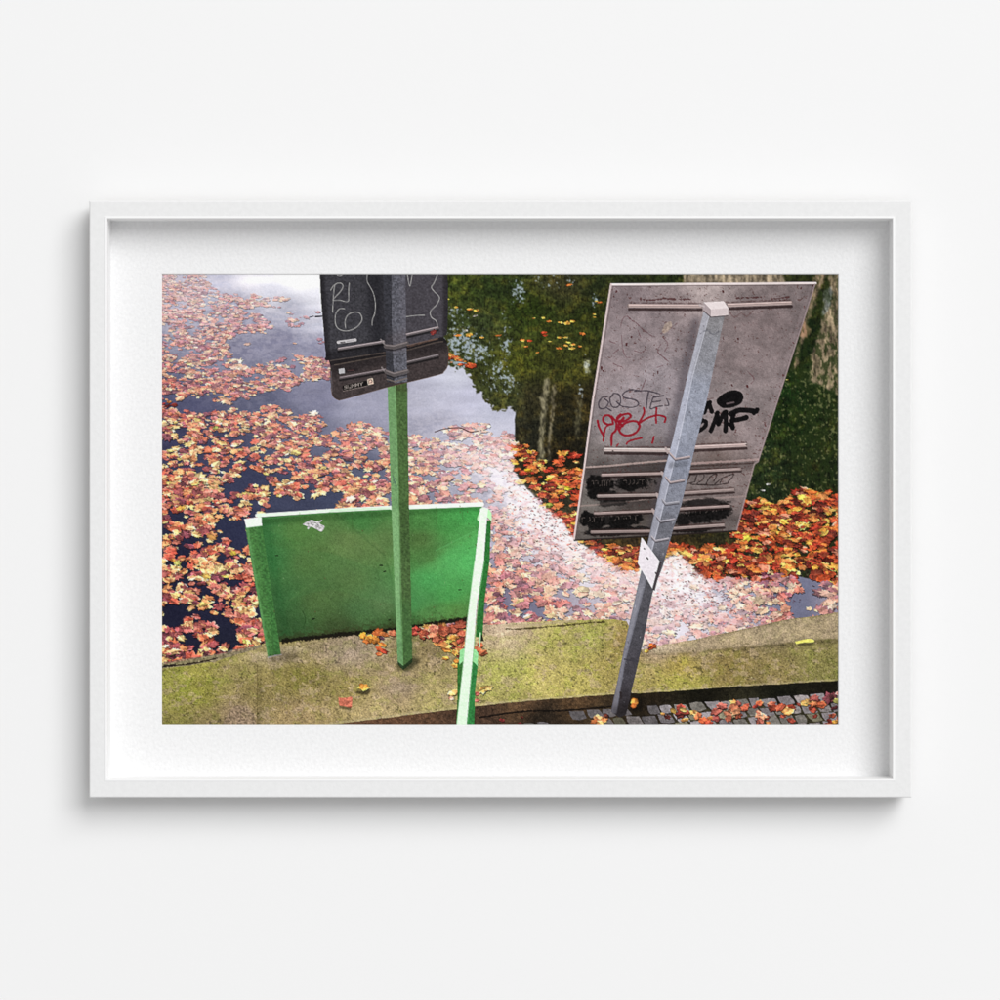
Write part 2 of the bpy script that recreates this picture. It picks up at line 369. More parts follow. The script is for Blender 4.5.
gaps = [
 [(206, 270), (326, 270), (334, 352), (322, 357), (292, 356), (270, 360), (264, 366), (250, 367), (236, 362), (229, 352), (227, 342), (236, 333), (262, 333), (271, 326), (262, 314), (240, 311), (268, 303), (238, 298), (216, 291), (208, 283)],
 [(168, 401), (200, 397), (214, 402), (228, 402), (256, 396), (270, 391), (288, 391), (300, 384), (334, 377), (410, 376), (450, 364), (530, 370), (530, 438), (515, 437), (500, 432), (486, 424), (452, 425), (438, 433), (425, 442), (412, 436), (400, 432), (388, 432), (372, 424), (356, 424), (340, 431), (328, 430), (322, 416), (306, 414), (298, 420), (288, 408), (272, 405), (262, 406), (254, 411), (238, 413), (228, 409), (220, 414), (196, 412), (176, 411)],
 [(220, 485), (240, 476), (254, 467), (262, 470), (262, 478), (276, 484), (274, 492), (290, 498), (312, 498), (332, 490), (340, 488), (342, 508), (266, 516), (272, 500), (262, 486), (248, 487), (244, 496), (226, 492)],
 [(214, 519), (232, 519), (246, 517), (252, 548), (240, 546), (228, 536), (218, 528)],
 [(162, 602), (184, 600), (192, 610), (182, 618), (174, 628), (162, 626)],
 [(194, 602), (220, 606), (232, 618), (234, 628), (240, 638), (238, 650), (224, 655), (222, 632), (212, 624), (204, 618), (190, 613)],
 [(228, 577), (244, 577), (244, 590), (230, 590)], [(345, 466), (366, 464), (366, 480), (352, 478)], [(364, 450), (382, 446), (382, 460), (368, 462)],
 [(468, 490), (492, 488), (494, 498), (478, 502), (466, 498)], [(494, 470), (505, 468), (508, 486), (496, 488)], [(528, 603), (546, 604), (548, 616), (534, 615)], [(500, 585), (512, 588), (508, 602), (500, 600)],
 [(790, 568), (812, 568), (822, 600), (806, 618), (786, 614), (790, 596), (798, 590)], [(708, 586), (730, 588), (732, 602), (714, 602)], [(560, 496), (573, 496), (572, 512), (558, 510)],
 [(700, 620), (716, 626), (700, 634)], [(162, 440), (180, 438), (182, 448), (162, 452)], [(214, 430), (232, 430), (230, 440), (216, 438)], [(198, 466), (216, 472), (208, 480), (192, 474)],
 [(305, 448), (322, 446), (328, 456), (312, 458)], [(162, 326), (172, 324), (172, 332), (162, 334)]]
islands = [(262, 299, 28, 3, 26), (292, 320, 12, 6, 16), (262, 332, 7, 2, 6), (300, 345, 4, 2, 1), (250, 345, 4, 3, 1), (322, 343, 5, 3, 3), (318, 313, 3, 1, 2), (296, 494, 15, 5, 20), (232, 410, 5, 2, 4), (268, 306, 12, 3, 8), (460, 430, 20, 4, 10), (185, 608, 4, 2, 1), (205, 604, 3, 2, 2), (214, 612, 3, 2, 1), (500, 610, 6, 4, 3)]
leafzone = [  # lit-by-sky field and saturated field
 [(160, 270), (212, 270), (520, 380), (515, 436), (512, 470), (530, 492), (545, 507), (562, 522), (575, 541), (590, 549), (608, 565), (625, 572), (655, 566), (673, 551), (690, 564), (706, 578), (760, 580), (775, 572), (842, 584), (842, 650), (640, 655), (628, 625), (160, 670)],
 [(513, 437), (524, 442), (530, 447), (537, 455), (546, 461), (553, 466), (556, 455), (566, 449), (577, 454), (576, 468), (590, 470), (600, 540), (600, 545), (730, 545), (740, 505), (748, 500), (760, 497), (775, 504), (790, 493), (805, 485), (815, 491), (842, 494), (842, 584), (775, 572), (760, 580), (706, 578), (690, 564), (673, 551), (655, 566), (625, 572), (608, 565), (590, 549), (575, 541), (562, 522), (545, 507), (530, 492), (512, 470)]]
def lsize(y, x=400):
    t = max(0., (y-275)/(660-275)); return 3.4+4.7*t**1.0
def inside(x, y, P):
    c = False; n = len(P)
    for i in range(n):
        xa, ya = P[i]; xb, yb = P[(i+1) % n]
        if (ya > y) != (yb > y) and x < (xb-xa)*(y-ya)/(yb-ya)+xa: c = not c
    return c
blocked = [[(330, 270), (447, 270), (447, 335), (440, 375), (340, 395)], [(268, 520), (478, 512), (466, 615), (284, 632)], [(616, 292), (805, 292), (728, 524), (582, 532)]]
pts = []
y = 273.
while y < 664:
    s = lsize(y); x = 160+rs.rand()*s
    while x < 840:
        px = x+rs.uniform(-.5, .5)*s; py = y+rs.uniform(-.5, .5)*s*.7
        pts.append((px, py)); x += s*.93
    y += s*(.36+.13*(y-275)/390)
pts = [p for p in pts if any(inside(p[0], p[1], P) for P in leafzone)
       and not any(inside(p[0]+rs.normal()*1.2, p[1]+rs.normal()*.8, P) for P in gaps) and not any(inside(p[0], p[1], P) for P in blocked)]
for (x, y, rx, ry, n) in islands:
    for _ in range(n): pts.append((x+rs.normal()*rx*.55, y+rs.normal()*ry*.55))
pts.sort(key=lambda p: p[1])
dens = vnoise(np.array([p[0] for p in pts])/13., np.array([p[1] for p in pts])/9., 77)
for (p, dn) in zip(pts, dens):
    x, y = p
    if dn < .34+.06*(y > 480 and x < 500) and rs.rand() < .72 and not (x > 590 and y < 585): continue
    sqz = .42+.30*(y-275)/390
    i = min(PH-1, max(0, int((y-Y0)*SS))); j = min(PW-1, max(0, int((x-X0)*SS)))
    s = lsize(y)*rs.choice([.5, .75, 1., 1.3], p=[.16, .26, .38, .20])
    i2 = min(PH-1, max(0, i+int(rs.normal()*7))); j2 = min(PW-1, max(0, j+int(rs.normal()*5)))
    if tmw[i2, j2] > .5 and (tmw[i, j] > .5 or y > 440):
        col = [(226, 116, 52), (200, 78, 42), (168, 50, 34), (236, 160, 62), (228, 140, 72), (104, 36, 28), (232, 184, 84), (136, 52, 34), (208, 124, 96)][rs.choice(9, p=[.16, .19, .14, .08, .08, .13, .04, .13, .05])]
        if rs.rand() < .05: continue
        leaf(x, y, s*1.06, sqz*.92, col=np.array(col)/255., shadow=.75, own=y > 500, w=rs.uniform(0, .07), bright=.90)
    else:
        bl = np.exp(-((x-560)/45)**2-((y-525)/30)**2)+np.exp(-((x-680)/38)**2-((y-585)/26)**2)
        if bl > .45 and rs.rand() < .5: s *= .7
        tw = float(sst(300, 470, y))*float(1-.6*sst(330, 520, x)); cc_ = np.array(PAL[rs.choice(len(PAL), p=PALW)][0])/255.*(np.array([1.0, 1.0, 1.06])*(1-tw)+np.array([1.05, 1.05, .93])*tw)
        leaf(x, y, s, sqz, col=cc_, shadow=.10 if bl > .4 else .46, own=y > 470, w=None, sat=1-.35*min(1, bl))
# the two patches where the low sky burns out the water
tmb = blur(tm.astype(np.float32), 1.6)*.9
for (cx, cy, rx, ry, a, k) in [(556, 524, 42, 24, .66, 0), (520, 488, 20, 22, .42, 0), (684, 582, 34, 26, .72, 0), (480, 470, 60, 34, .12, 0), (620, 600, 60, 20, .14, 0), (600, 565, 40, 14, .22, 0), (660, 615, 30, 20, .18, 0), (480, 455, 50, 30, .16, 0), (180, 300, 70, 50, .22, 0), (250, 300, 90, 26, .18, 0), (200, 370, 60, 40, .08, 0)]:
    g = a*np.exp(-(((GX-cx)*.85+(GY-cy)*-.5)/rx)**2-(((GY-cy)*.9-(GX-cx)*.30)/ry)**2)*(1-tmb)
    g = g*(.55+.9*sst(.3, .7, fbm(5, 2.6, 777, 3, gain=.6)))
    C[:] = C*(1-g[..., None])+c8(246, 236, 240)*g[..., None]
# dark specks (seeds, stems, gaps between leaves) over the bright patches
for _ in range(1300):
    if rs.rand() < .45: x, y = rs.normal(556, 36), rs.normal(525, 26)
    else: x, y = rs.normal(710, 48), rs.normal(598, 24)
    i = int((y-Y0)*SS); j = int((x-X0)*SS)
    if not (0 <= i < PH and 0 <= j < PW) or tmw[i, j] > .5: continue
    L = rs.uniform(.3, 1.9); an = rs.uniform(-.7, .7)
    stroke([(x, y), (x+L*math.cos(an), y+L*math.sin(an))], rs.uniform(.5, 1.1), (c8(64, 34, 40) if rs.rand() < .6 else c8(190, 96, 84))*rs.uniform(.6, 1.5), alpha=rs.uniform(.4, .9))
# loose leaves over the mirrored trees
for (x, y, s, c) in [(568, 286, 4.2, 'o'), (600, 303, 4, 'o'), (596, 302, 2.5, 'y'), (594, 315, 2.5, 'y'), (594, 318, 2, 'y'), (534, 319, 2.4, 'o'), (543, 318.5, 3.4, 'y'), (549, 322, 4, 'o'), (560, 323, 5, 'y'), (567, 324, 5, 'y'), (572, 322, 4, 'y'),
                     (544, 333, 4.5, 'r'), (545, 336, 3.5, 'r'), (559, 338, 3.6, 'y'), (566, 338, 3.6, 'y'), (582, 334, 4, 'o'), (522, 341, 4.4, 'o'), (529, 341, 4.6, 'r'), (526, 347, 3, 'o'), (549, 342, 3, 'o'), (568, 343, 3.6, 'y'), (573, 345, 4, 'o'),
                     (565, 346, 3.6, 'o'), (559, 349, 5, 'o'), (572, 349, 5, 'y'), (580, 347, 4, 'o'), (537, 353, 3, 'o'), (469, 310, 5, 'o'), (476, 311, 4.6, 'y'), (456, 308, 3, 'y'), (459, 336, 5.4, 'o'), (469, 335, 5.6, 'y'), (482, 338, 4, 'o'), (499, 336, 4.5, 'o'),
                     (448, 300, 3, 'y'), (466, 331, 3, 'w'), (475, 317, 3, 'w'), (786, 380, 2.2, 'y'), (762, 490, 3, 'w'), (767, 484, 3, 'w')]:
    col = {'o': (240, 128, 56), 'y': (246, 176, 72), 'r': (214, 74, 44), 'w': (200, 196, 180)}[c]
    leaf(x, y, s, .42, col=np.array(col)/255., w=0., shadow=.25)
for (x, y, c) in [(170, 402, (190, 110, 60)), (164, 404, (120, 40, 40)), (175, 405, (150, 60, 50)), (169, 406, (90, 34, 40))]: leaf(x, y, 4.6, .5, col=c8(*c), w=0)
# scatter the yellow and green accents
for (x, y, s, c) in [(216, 428, 5, (190, 200, 90)), (228, 436, 6, (245, 215, 150)), (222, 443, 8, (244, 190, 110)), (189, 444, 7, (240, 205, 120)), (254, 449, 8, (244, 205, 130)), (195, 484, 7, (244, 178, 90)), (182, 508, 7, (246, 178, 76)), (234, 553, 7, (236, 202, 60)), (178, 562, 7, (200, 200, 100)),
                     (174, 560, 5, (240, 150, 60)), (212, 537, 7, (244, 170, 80)), (204, 603, 8, (248, 214, 110)), (227, 576, 6, (250, 216, 90)), (207, 576, 8, (248, 196, 90)), (258, 602, 8, (250, 226, 140)), (247, 640, 8, (240, 228, 110)), (315, 413, 8, (250, 222, 190)), (311, 421, 7, (240, 190, 150)),
                     (352, 498, 8, (252, 220, 190)), (372, 488, 7, (250, 178, 90)), (548, 479, 6, (246, 190, 50)), (528, 470, 6, (250, 170, 40)), (566, 488, 6, (240, 214, 60)), (560, 492, 6, (236, 160, 60)), (549, 505, 6, (150, 160, 70)), (530, 452, 5, (252, 180, 60)),
                     (800, 497, 8, (230, 200, 80)), (806, 500, 8, (226, 160, 70)), (782, 521, 7, (240, 180, 70)), (747, 537, 7, (226, 214, 70)), (715, 548, 7, (240, 200, 120)), (812, 492, 7, (222, 110, 50)), (692, 586, 8, (252, 214, 150)), (722, 607, 8, (250, 222, 180)), (790, 585, 7, (250, 222, 180)), (808, 608, 7, (246, 206, 150)), (831, 605, 7, (250, 220, 180)),
                     (583, 588, 10, (240, 222, 150)), (598, 594, 9, (240, 220, 150)), (616, 602, 8, (244, 214, 170)), (551, 615, 8, (248, 214, 120)), (588, 612, 8, (246, 210, 150))]:
    leaf(x, y, s*.85, .6, col=np.array(c)/255., w=None, shadow=.3, bright=.95)
stroke(smooth([(435, 432), (445, 429), (460, 428), (470, 432), (478, 431)]), 1.1, c8(70, 40, 40), .9)
stroke([(310, 318), (314, 317)], 1, c8(30, 30, 50)); stroke([(316, 317.5), (322, 317)], 1.6, c8(30, 30, 50))
# ---------- mossy stone kerb
kerb = [(160, 664), (215, 654), (240, 650), (262, 643), (300, 635), (485, 624), (505, 622.5), (560, 619.5), (612, 618), (626, 620), (633, 634), (640, 649), (655, 645), (690, 639), (738, 629), (789, 618), (842, 611), (842, 679), (738, 685), (670, 690), (610, 693), (500, 702), (330, 723.5), (320, 730), (160, 730)]
moss = anchors([(170, 680, (140, 144, 58)), (200, 690, (132, 134, 52)), (240, 665, (142, 134, 76)), (190, 660, (150, 150, 62)), (235, 715, (140, 122, 92)), (215, 720, (120, 110, 66)), (262, 690, (128, 118, 66)), (300, 680, (118, 112, 54)), (300, 712, (146, 128, 84)), (350, 650, (138, 126, 100)), (350, 690, (134, 124, 66)), (400, 690, (140, 124, 92)),
 (430, 700, (150, 142, 84)), (430, 640, (122, 110, 72)), (380, 710, (160, 146, 96)), (510, 640, (160, 146, 108)), (505, 630, (172, 154, 128)), (560, 640, (152, 150, 74)), (590, 635, (142, 146, 68)), (540, 670, (164, 156, 82)), (510, 668, (150, 156, 70)), (580, 680, (160, 154, 74)), (625, 640, (140, 122, 66)), (610, 670, (150, 140, 70)),
 (660, 648, (156, 138, 112)), (700, 642, (136, 122, 92)), (760, 632, (120, 110, 78)), (820, 622, (128, 118, 80)), (680, 665, (152, 138, 62)), (680, 684, (150, 148, 62)), (730, 665, (124, 110, 58)), (770, 670, (128, 116, 66)), (820, 660, (122, 120, 62)), (835, 675, (124, 124, 62))], 26)
g1 = fbm(3.2, 2.8, 501, 3, gain=.75); g2 = fbm(12, 10, 511, 3)
gk = fbm(.95, .85, 541, 1)
tex = 1.10+.30*(g1-.5)+.36*(gk-.5)+.26*(FN-.5)+.26*(g2-.5)
mp = sst(.52, .66, fbm(9, 7, 551, 4, gain=.6)); moss = moss*(1-.45*mp[..., None])+moss*c8(236, 262, 190)*.45*mp[..., None]
bp_ = sst(.56, .70, fbm(8, 6, 561, 4, gain=.6)); moss = moss*(1-.5*bp_[..., None])+c8(160, 142, 116)*.5*bp_[..., None]
mossc = moss*tex[..., None]
lt = sst(.70, .80, fbm(1.5, 1.3, 521, 2)); mossc = mossc*(1-.35*lt[..., None])+c8(205, 190, 140)*.35*lt[..., None]
dk = sst(.28, .2, fbm(2.4, 2.1, 531, 2)); mossc = mossc*(1-.28*dk[..., None]); mossc = mossc*c8(252, 244, 250)*.84+.20*mossc.mean(-1, keepdims=True)*c8(275, 250, 215)
sl = pbox(kerb, 2)
m = inpoly(kerb, GX[sl]+1.2*(WN1[sl]-.5), GY[sl]+1.6*(WN2[sl]-.5))
mix(sl, m.astype(np.float32), mossc[sl]); ID[sl][m] = KERB
kmask = np.zeros_like(GX); kmask[sl] = m
def kshade(P, f, soft=1.2, col=(0.05, .04, .02)): shade(P, f, soft, kmask, col)
# rim stones, cracks, worn light edge
fill([(160, 662), (215, 653), (262, 643), (262, 646), (216, 660), (160, 668)], c8(128, 116, 98), KERB, .75, .5, 1.4)
stroke(smooth([(162, 666), (180, 664), (200, 661), (218, 657)]), 1.4, c8(40, 30, 26), .85, rough=.5)
stroke([(163, 665.5), (176, 663.5)], 2.2, c8(28, 22, 26), .8, rough=.6)
stroke(smooth([(506, 628), (520, 628), (545, 626), (570, 624), (590, 621.5), (604, 621)]), 1.5, c8(60, 50, 26), .8, rough=.9)
stroke(smooth([(505, 625), (530, 624), (560, 621), (575, 620)]), 2.6, c8(178, 160, 128), .6, rough=.8)
kshade([(640, 648), (700, 646), (738, 643), (842, 636), (842, 641), (738, 648), (670, 654), (640, 654)], .22)
stroke([(258, 664), (258, 724)], 1.0, c8(96, 84, 50), .6, rough=.6)
kshade([(259, 664), (262, 664), (262, 724), (259, 724)], .18)
kshade([(162, 668), (258, 660), (258, 666), (162, 674)], .08)
for (a, b) in [((500, 701), (330, 722)), ((612, 692), (500, 701)), ((670, 689), (612, 692.5)), ((842, 678), (670, 689))]:
    stroke([a, b], 2.2, c8(186, 172, 134), .38, rough=.9)
fill(smooth([(222, 724), (230, 712), (238, 704), (248, 708), (256, 718), (256, 724)], 4), c8(136, 116, 98)*1.05, None, .55, .7, 2)
rimP = [(640, 648), (690, 640), (738, 630), (789, 619), (842, 612), (842, 636), (789, 641), (738, 646), (670, 652), (642, 653)]
sl = pbox(rimP, 4); rm = blur(inpoly(rimP, GX[sl], GY[sl]+3*(WN2[sl]-.5)).astype(np.float32), .8)*.62; mix(sl, rm, c8(164, 146, 120)*tex[sl][..., None])
for (x, y, rx, ry, c, a) in [(276, 656, 26, 7, (172, 154, 132), .75), (350, 652, 18, 7, (150, 132, 116), .6), (400, 686, 16, 7, (158, 140, 118), .6), (290, 648, 20, 4, (150, 136, 112), .7), (512, 645, 12, 14, (180, 162, 130), .5), (660, 647, 18, 4, (176, 160, 138), .6), (345, 706, 28, 9, (168, 148, 108), .4), (455, 708, 20, 6, (170, 160, 110), .4)]:
    g = a*np.exp(-((GX-x)/rx)**2-((GY-y)/ry)**2)*kmask*(.5+g1)
    C[:] = C*(1-g[..., None])+(np.array(c)/255.*tex[..., None])*g[..., None]
for _ in range(260):
    x, y = rs.uniform(162, 838), rs.uniform(630, 720); sl = box(x-1, y-1, x+1, y+1)
    if kmask[sl].mean() > .9:
        stroke([(x, y), (x+rs.uniform(.2, 1.2), y+rs.uniform(-.3, .3))], rs.uniform(.4, 1.1), c8(*([(58, 46, 26), (210, 200, 150)][rs.rand() < .45])), rs.uniform(.3, .8))
for _ in range(26): # darker lichen flecks on the right block
    x, y = rs.normal(705, 34), rs.normal(664, 12); sl = box(x-1, y-1, x+1, y+1)
    if kmask[sl].size and kmask[sl].mean() > .9: stroke([(x, y), (x+rs.uniform(.5, 4), y+rs.uniform(-1, 1))], rs.uniform(.8, 2), c8(78, 70, 44), .55, rough=.6)
# riser of the kerb and the ground below it
riser = [(320, 730), (330, 723.5), (500, 702), (610, 693), (670, 690), (738, 685), (842, 679), (842, 730)]
rc = anchors([(400, 719, (96, 70, 52)), (480, 712, (74, 56, 44)), (520, 704, (92, 70, 50)), (580, 700, (84, 64, 44)), (640, 700, (40, 32, 22)), (700, 695, (24, 22, 14)), (780, 690, (24, 24, 16)), (830, 688, (26, 24, 16)), (540, 718, (44, 36, 28)), (600, 716, (60, 50, 36)), (700, 718, (70, 64, 44)), (760, 716, (66, 62, 44)), (820, 716, (64, 60, 42))], 24)*(1+.8*(g1-.5)+.5*(FN-.5))[..., None]
sl = pbox(riser, 2); m = inpoly(riser, GX[sl], GY[sl]+1.4*(WN2[sl]-.5)); mix(sl, m.astype(np.float32), rc[sl]); ID[sl][m] = RISER
stroke(smooth([(480, 716), (520, 710), (560, 709), (600, 706), (618, 704)]), 1.8, c8(18, 14, 12), .8, rough=.8)
# granite setts
sett0 = 6000; setn = 0; ST = []
def sett(P, c=(168, 160, 160)):
    global setn
    cx = sum(p[0] for p in P)/len(P); cy = sum(p[1] for p in P)/len(P)
    P = [(cx+(p[0]-cx)*1.0, cy+(p[1]-cy)*1.0) for p in P]
    setn += 1; sl = pbox(P, 2)
    m = inpoly(P, GX[sl]+1.6*(WN1[sl]-.5), GY[sl]+1.6*(WN2[sl]-.5)); col = np.array(c)/255.*(1+.5*(g1[sl]-.5)+.25*(FN[sl]-.5))[..., None]
    mix(sl, m.astype(np.float32), col); ID[sl][m] = sett0+setn
def gy0(x): return 706-(x-650)*.068 if x > 650 else 713-(x-540)*.06
for row in range(5):
    x = 492+rs.uniform(0, 8)
    while x < 842:
        w_ = rs.uniform(12, 17); y = gy0(x)+row*9.4+rs.uniform(-.6, .6)-1.5
        if y < 726 and not (x < 560 and row == 0) and not (x < 640 and rs.rand() < .2):
            hgt = rs.uniform(7.2, 8.3); sh_ = rs.uniform(3, 5.5)
            c_ = np.array([(168, 160, 162), (154, 146, 148), (178, 168, 166), (146, 140, 132), (160, 154, 128)][rs.choice(5, p=[.3, .25, .2, .15, .1])])*(.88 if x > 655 else .66)*rs.uniform(.86, 1.06)
            j_ = lambda: rs.uniform(-.7, .7)
            sett([(x+1+j_(), y+j_()), (x+w_*.5, y-.7), (x+w_-2.2+j_(), y-w_*.05+j_()), (x+w_-1.2+sh_*.5, y+hgt*.5), (x+w_-2+sh_+j_(), y+hgt-w_*.06+j_()), (x+w_*.5+sh_, y+hgt+.3), (x+1+sh_+j_(), y+hgt+j_()), (x+.2+sh_*.5, y+hgt*.5)], tuple(c_))
        x += w_
# ---------- green steel panel
panel = [(258, 515), (330, 509), (482, 503.5), (480, 560), (469, 620), (412, 626.5), (396, 628.5), (340, 635), (280, 641), (258, 540)]
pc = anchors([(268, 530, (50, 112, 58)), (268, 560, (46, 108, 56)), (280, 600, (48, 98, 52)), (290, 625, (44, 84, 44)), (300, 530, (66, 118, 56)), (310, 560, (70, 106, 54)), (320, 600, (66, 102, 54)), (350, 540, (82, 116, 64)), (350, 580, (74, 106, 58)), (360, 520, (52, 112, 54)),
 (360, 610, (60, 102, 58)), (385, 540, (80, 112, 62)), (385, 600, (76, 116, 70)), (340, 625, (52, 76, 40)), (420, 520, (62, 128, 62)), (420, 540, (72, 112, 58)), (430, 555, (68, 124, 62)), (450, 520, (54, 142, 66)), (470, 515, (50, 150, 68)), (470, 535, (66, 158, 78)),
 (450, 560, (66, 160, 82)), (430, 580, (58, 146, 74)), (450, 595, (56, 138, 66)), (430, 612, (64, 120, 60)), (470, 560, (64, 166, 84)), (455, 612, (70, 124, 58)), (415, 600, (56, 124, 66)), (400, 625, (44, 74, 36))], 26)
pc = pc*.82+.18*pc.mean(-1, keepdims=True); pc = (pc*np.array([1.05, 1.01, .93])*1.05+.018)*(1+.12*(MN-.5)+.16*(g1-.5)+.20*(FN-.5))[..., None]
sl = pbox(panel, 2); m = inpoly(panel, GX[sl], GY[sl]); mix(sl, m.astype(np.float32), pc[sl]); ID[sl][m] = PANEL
pm = np.zeros_like(GX); pm[sl] = m
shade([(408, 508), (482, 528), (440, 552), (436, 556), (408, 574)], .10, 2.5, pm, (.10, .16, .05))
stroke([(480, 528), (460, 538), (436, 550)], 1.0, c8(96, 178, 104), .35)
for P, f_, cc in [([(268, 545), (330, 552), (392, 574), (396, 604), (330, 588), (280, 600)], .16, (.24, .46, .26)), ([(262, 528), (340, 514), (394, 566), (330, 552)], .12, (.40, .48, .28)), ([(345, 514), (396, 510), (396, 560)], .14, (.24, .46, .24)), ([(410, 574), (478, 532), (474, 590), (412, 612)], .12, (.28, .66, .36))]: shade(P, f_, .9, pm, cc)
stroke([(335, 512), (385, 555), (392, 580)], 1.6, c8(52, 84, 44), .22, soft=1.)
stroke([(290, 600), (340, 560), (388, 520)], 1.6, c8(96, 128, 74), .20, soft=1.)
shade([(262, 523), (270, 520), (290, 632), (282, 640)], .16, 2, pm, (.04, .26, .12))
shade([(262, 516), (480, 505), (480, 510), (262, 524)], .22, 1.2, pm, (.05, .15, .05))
dirt = sst(.46, .62, fbm(3.4, 3, 601, 4, gain=.65)+.30*np.exp(-((GY-(640-.105*(GX-281)))/7)**2)-.10)*pm
C[:] = C*(1-.55*dirt[..., None]*np.exp(-((GY-(642-.105*(GX-281)))/12)**2)[..., None])+c8(52, 50, 26)*.55*(dirt*np.exp(-((GY-(642-.105*(GX-281)))/12)**2))[..., None]
stroke(smooth([(284, 640), (310, 637), (340, 634), (372, 631), (392, 629), (412, 626), (440, 622), (468, 618)]), 4.2, c8(26, 22, 16), .9, rough=1.6, soft=.8, idn=KERB)
for _ in range(60):
    x = rs.uniform(275, 470); y = rs.uniform(520, 622)
    stroke([(x, y), (x+rs.uniform(-.8, .8), y+rs.uniform(.2, 1.4))], rs.uniform(.4, .8), c8(36, 56, 28) if rs.rand() < .7 else c8(130, 160, 110), rs.uniform(.2, .7), idn=None)
for (x, y, L) in [(276.5, 555, 2), (380, 565, 2.5), (459, 589, 2), (384, 571, 1.5), (389, 619, 1.4), (313, 618, 2)]: stroke([(x, y), (x+L, y-.5*L*.3)], 1.3, c8(24, 34, 20), .85, rough=.5)
stroke(smooth([(304, 626), (306, 618), (303, 610)]), 1., c8(40, 66, 32), .6)
stroke([(257.5, 515), (330, 510.2), (392, 507)], 3.6, c8(216, 240, 214), 1., idn=PANEL)
stroke([(392, 507.5), (482, 504)], 4.4, c8(222, 246, 222), 1., idn=PANEL)
stroke([(262, 518.2), (330, 512.6), (392, 509.8), (481, 507.2)], .9, c8(70, 130, 70), .8)
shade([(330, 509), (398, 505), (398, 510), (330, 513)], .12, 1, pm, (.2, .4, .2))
# torn sticker on the panel
fill(smooth([(303, 524), (307, 521.5), (312, 519.5), (317, 521), (323, 519.5), (320, 523), (325, 526), (322, 531), (317, 529), (312, 526.5), (308, 529), (308, 526)], 4), c8(196, 190, 194), None, .95, .35)
for q in [[(308, 523), (316, 525)], [(313, 521), (318, 524), (321, 527)], [(318, 527), (322, 525)]]: stroke(q, .8, c8(120, 120, 118), .7, rough=.6)
# left post of the panel
fill([(246, 526), (262.3, 524), (281.6, 653), (268.5, 655.5)], c8(72, 120, 64), PPOST, 1, .22)
shade([(246, 526), (249, 526), (270, 655), (268, 656)], .45, .5, None, (.45, .66, .42))
shade([(257, 526), (262.5, 525), (281.8, 653), (276, 654)], .14, 1.4, None, (.06, .26, .12))
fill([(244.8, 518.5), (255.5, 517), (262.2, 516.6), (262.6, 525.2), (247, 527.2)], c8(226, 244, 224), PPOST)
stroke([(247, 527.4), (262.5, 525.4)], .7, c8(150, 190, 150), .8)
stroke([(269, 656), (282, 653.4)], 1.1, c8(180, 184, 190), .8, rough=.5)
shade([(268, 655), (284, 651), (300, 652), (296, 660), (272, 662)], .34, 2, kmask, (.1, .08, .05))
for _ in range(46):
    x = rs.choice([rs.uniform(262, 478), rs.uniform(247, 280), rs.uniform(458, 486)]); y = rs.choice([rs.uniform(505, 512), rs.uniform(520, 655)])
    stroke([(x, y), (x+rs.uniform(-.8, .8), y+rs.uniform(.1, 1.2))], rs.uniform(.4, 1.0), c8(92, 66, 44), rs.uniform(.3, .7), rough=.5) if inpoly([(246, 517), (482, 504), (480, 625), (282, 652), (268, 654)], np.array([x]), np.array([y]))[0] else None
for (xa, ya, L) in [(300, 512, 14), (352, 511, 22), (436, 507, 18), (372, 512, 10), (462, 507, 12), (330, 512, 9)]: stroke([(xa, ya), (xa+L*.05, ya+L)], 1.2, c8(60, 84, 44), .25, soft=.6, rough=.4)
# ---------- fallen leaves on the kerb
AUT = [(206, 104, 66), (186, 84, 58), (166, 66, 50), (216, 128, 66), (196, 108, 84), (226, 152, 76), (140, 54, 44), (104, 42, 36)]
def heap(P, n, s0, s1, sq=.75, pal=AUT):
    xs = [p[0] for p in P]; ys = [p[1] for p in P]; k = 0; pts2 = []
    while k < n:
        x, y = rs.uniform(min(xs), max(xs)), rs.uniform(min(ys), max(ys))
        if inside(x, y, P): pts2.append((x, y)); k += 1
    pts2.sort(key=lambda p: p[1])
    for x, y in pts2: leaf(x, y, rs.uniform(s0, s1), sq, col=np.array(pal[rs.randint(len(pal))])/255., w=0., shadow=.8, own=True, blob=rs.uniform(.25, .75), bright=.94, sat=.9)
for (x, y, s, c) in [(363, 634, 6, (250, 160, 50)), (370, 637, 7, (240, 150, 50)), (366, 640, 5, (228, 120, 50)), (378, 631, 7, (230, 110, 50)), (384, 633, 6, (236, 126, 60)), (392, 632, 7, (230, 124, 84)), (376, 639, 7, (232, 140, 50)), (382, 643, 6, (226, 120, 44)),
                     (380, 648, 6, (196, 80, 40)), (384, 650, 5, (150, 50, 34)), (379, 653, 5, (220, 100, 50)), (382, 637, 4, (70, 44, 60))]:
    leaf(x, y, s, .7, col=c8(*c), w=0., shadow=.8, own=True, blob=rs.uniform(.25, .75), bright=.94, sat=.9)
heap([(412, 628), (420, 626), (424, 632), (414, 633)], 5, 3, 5, pal=[(186, 60, 50), (150, 44, 40)])
heap([(422, 630), (430, 622), (440, 624), (454, 620), (468, 618), (466, 640), (462, 652), (455, 656), (446, 652), (440, 646), (434, 642), (426, 638)], 62, 4, 8)
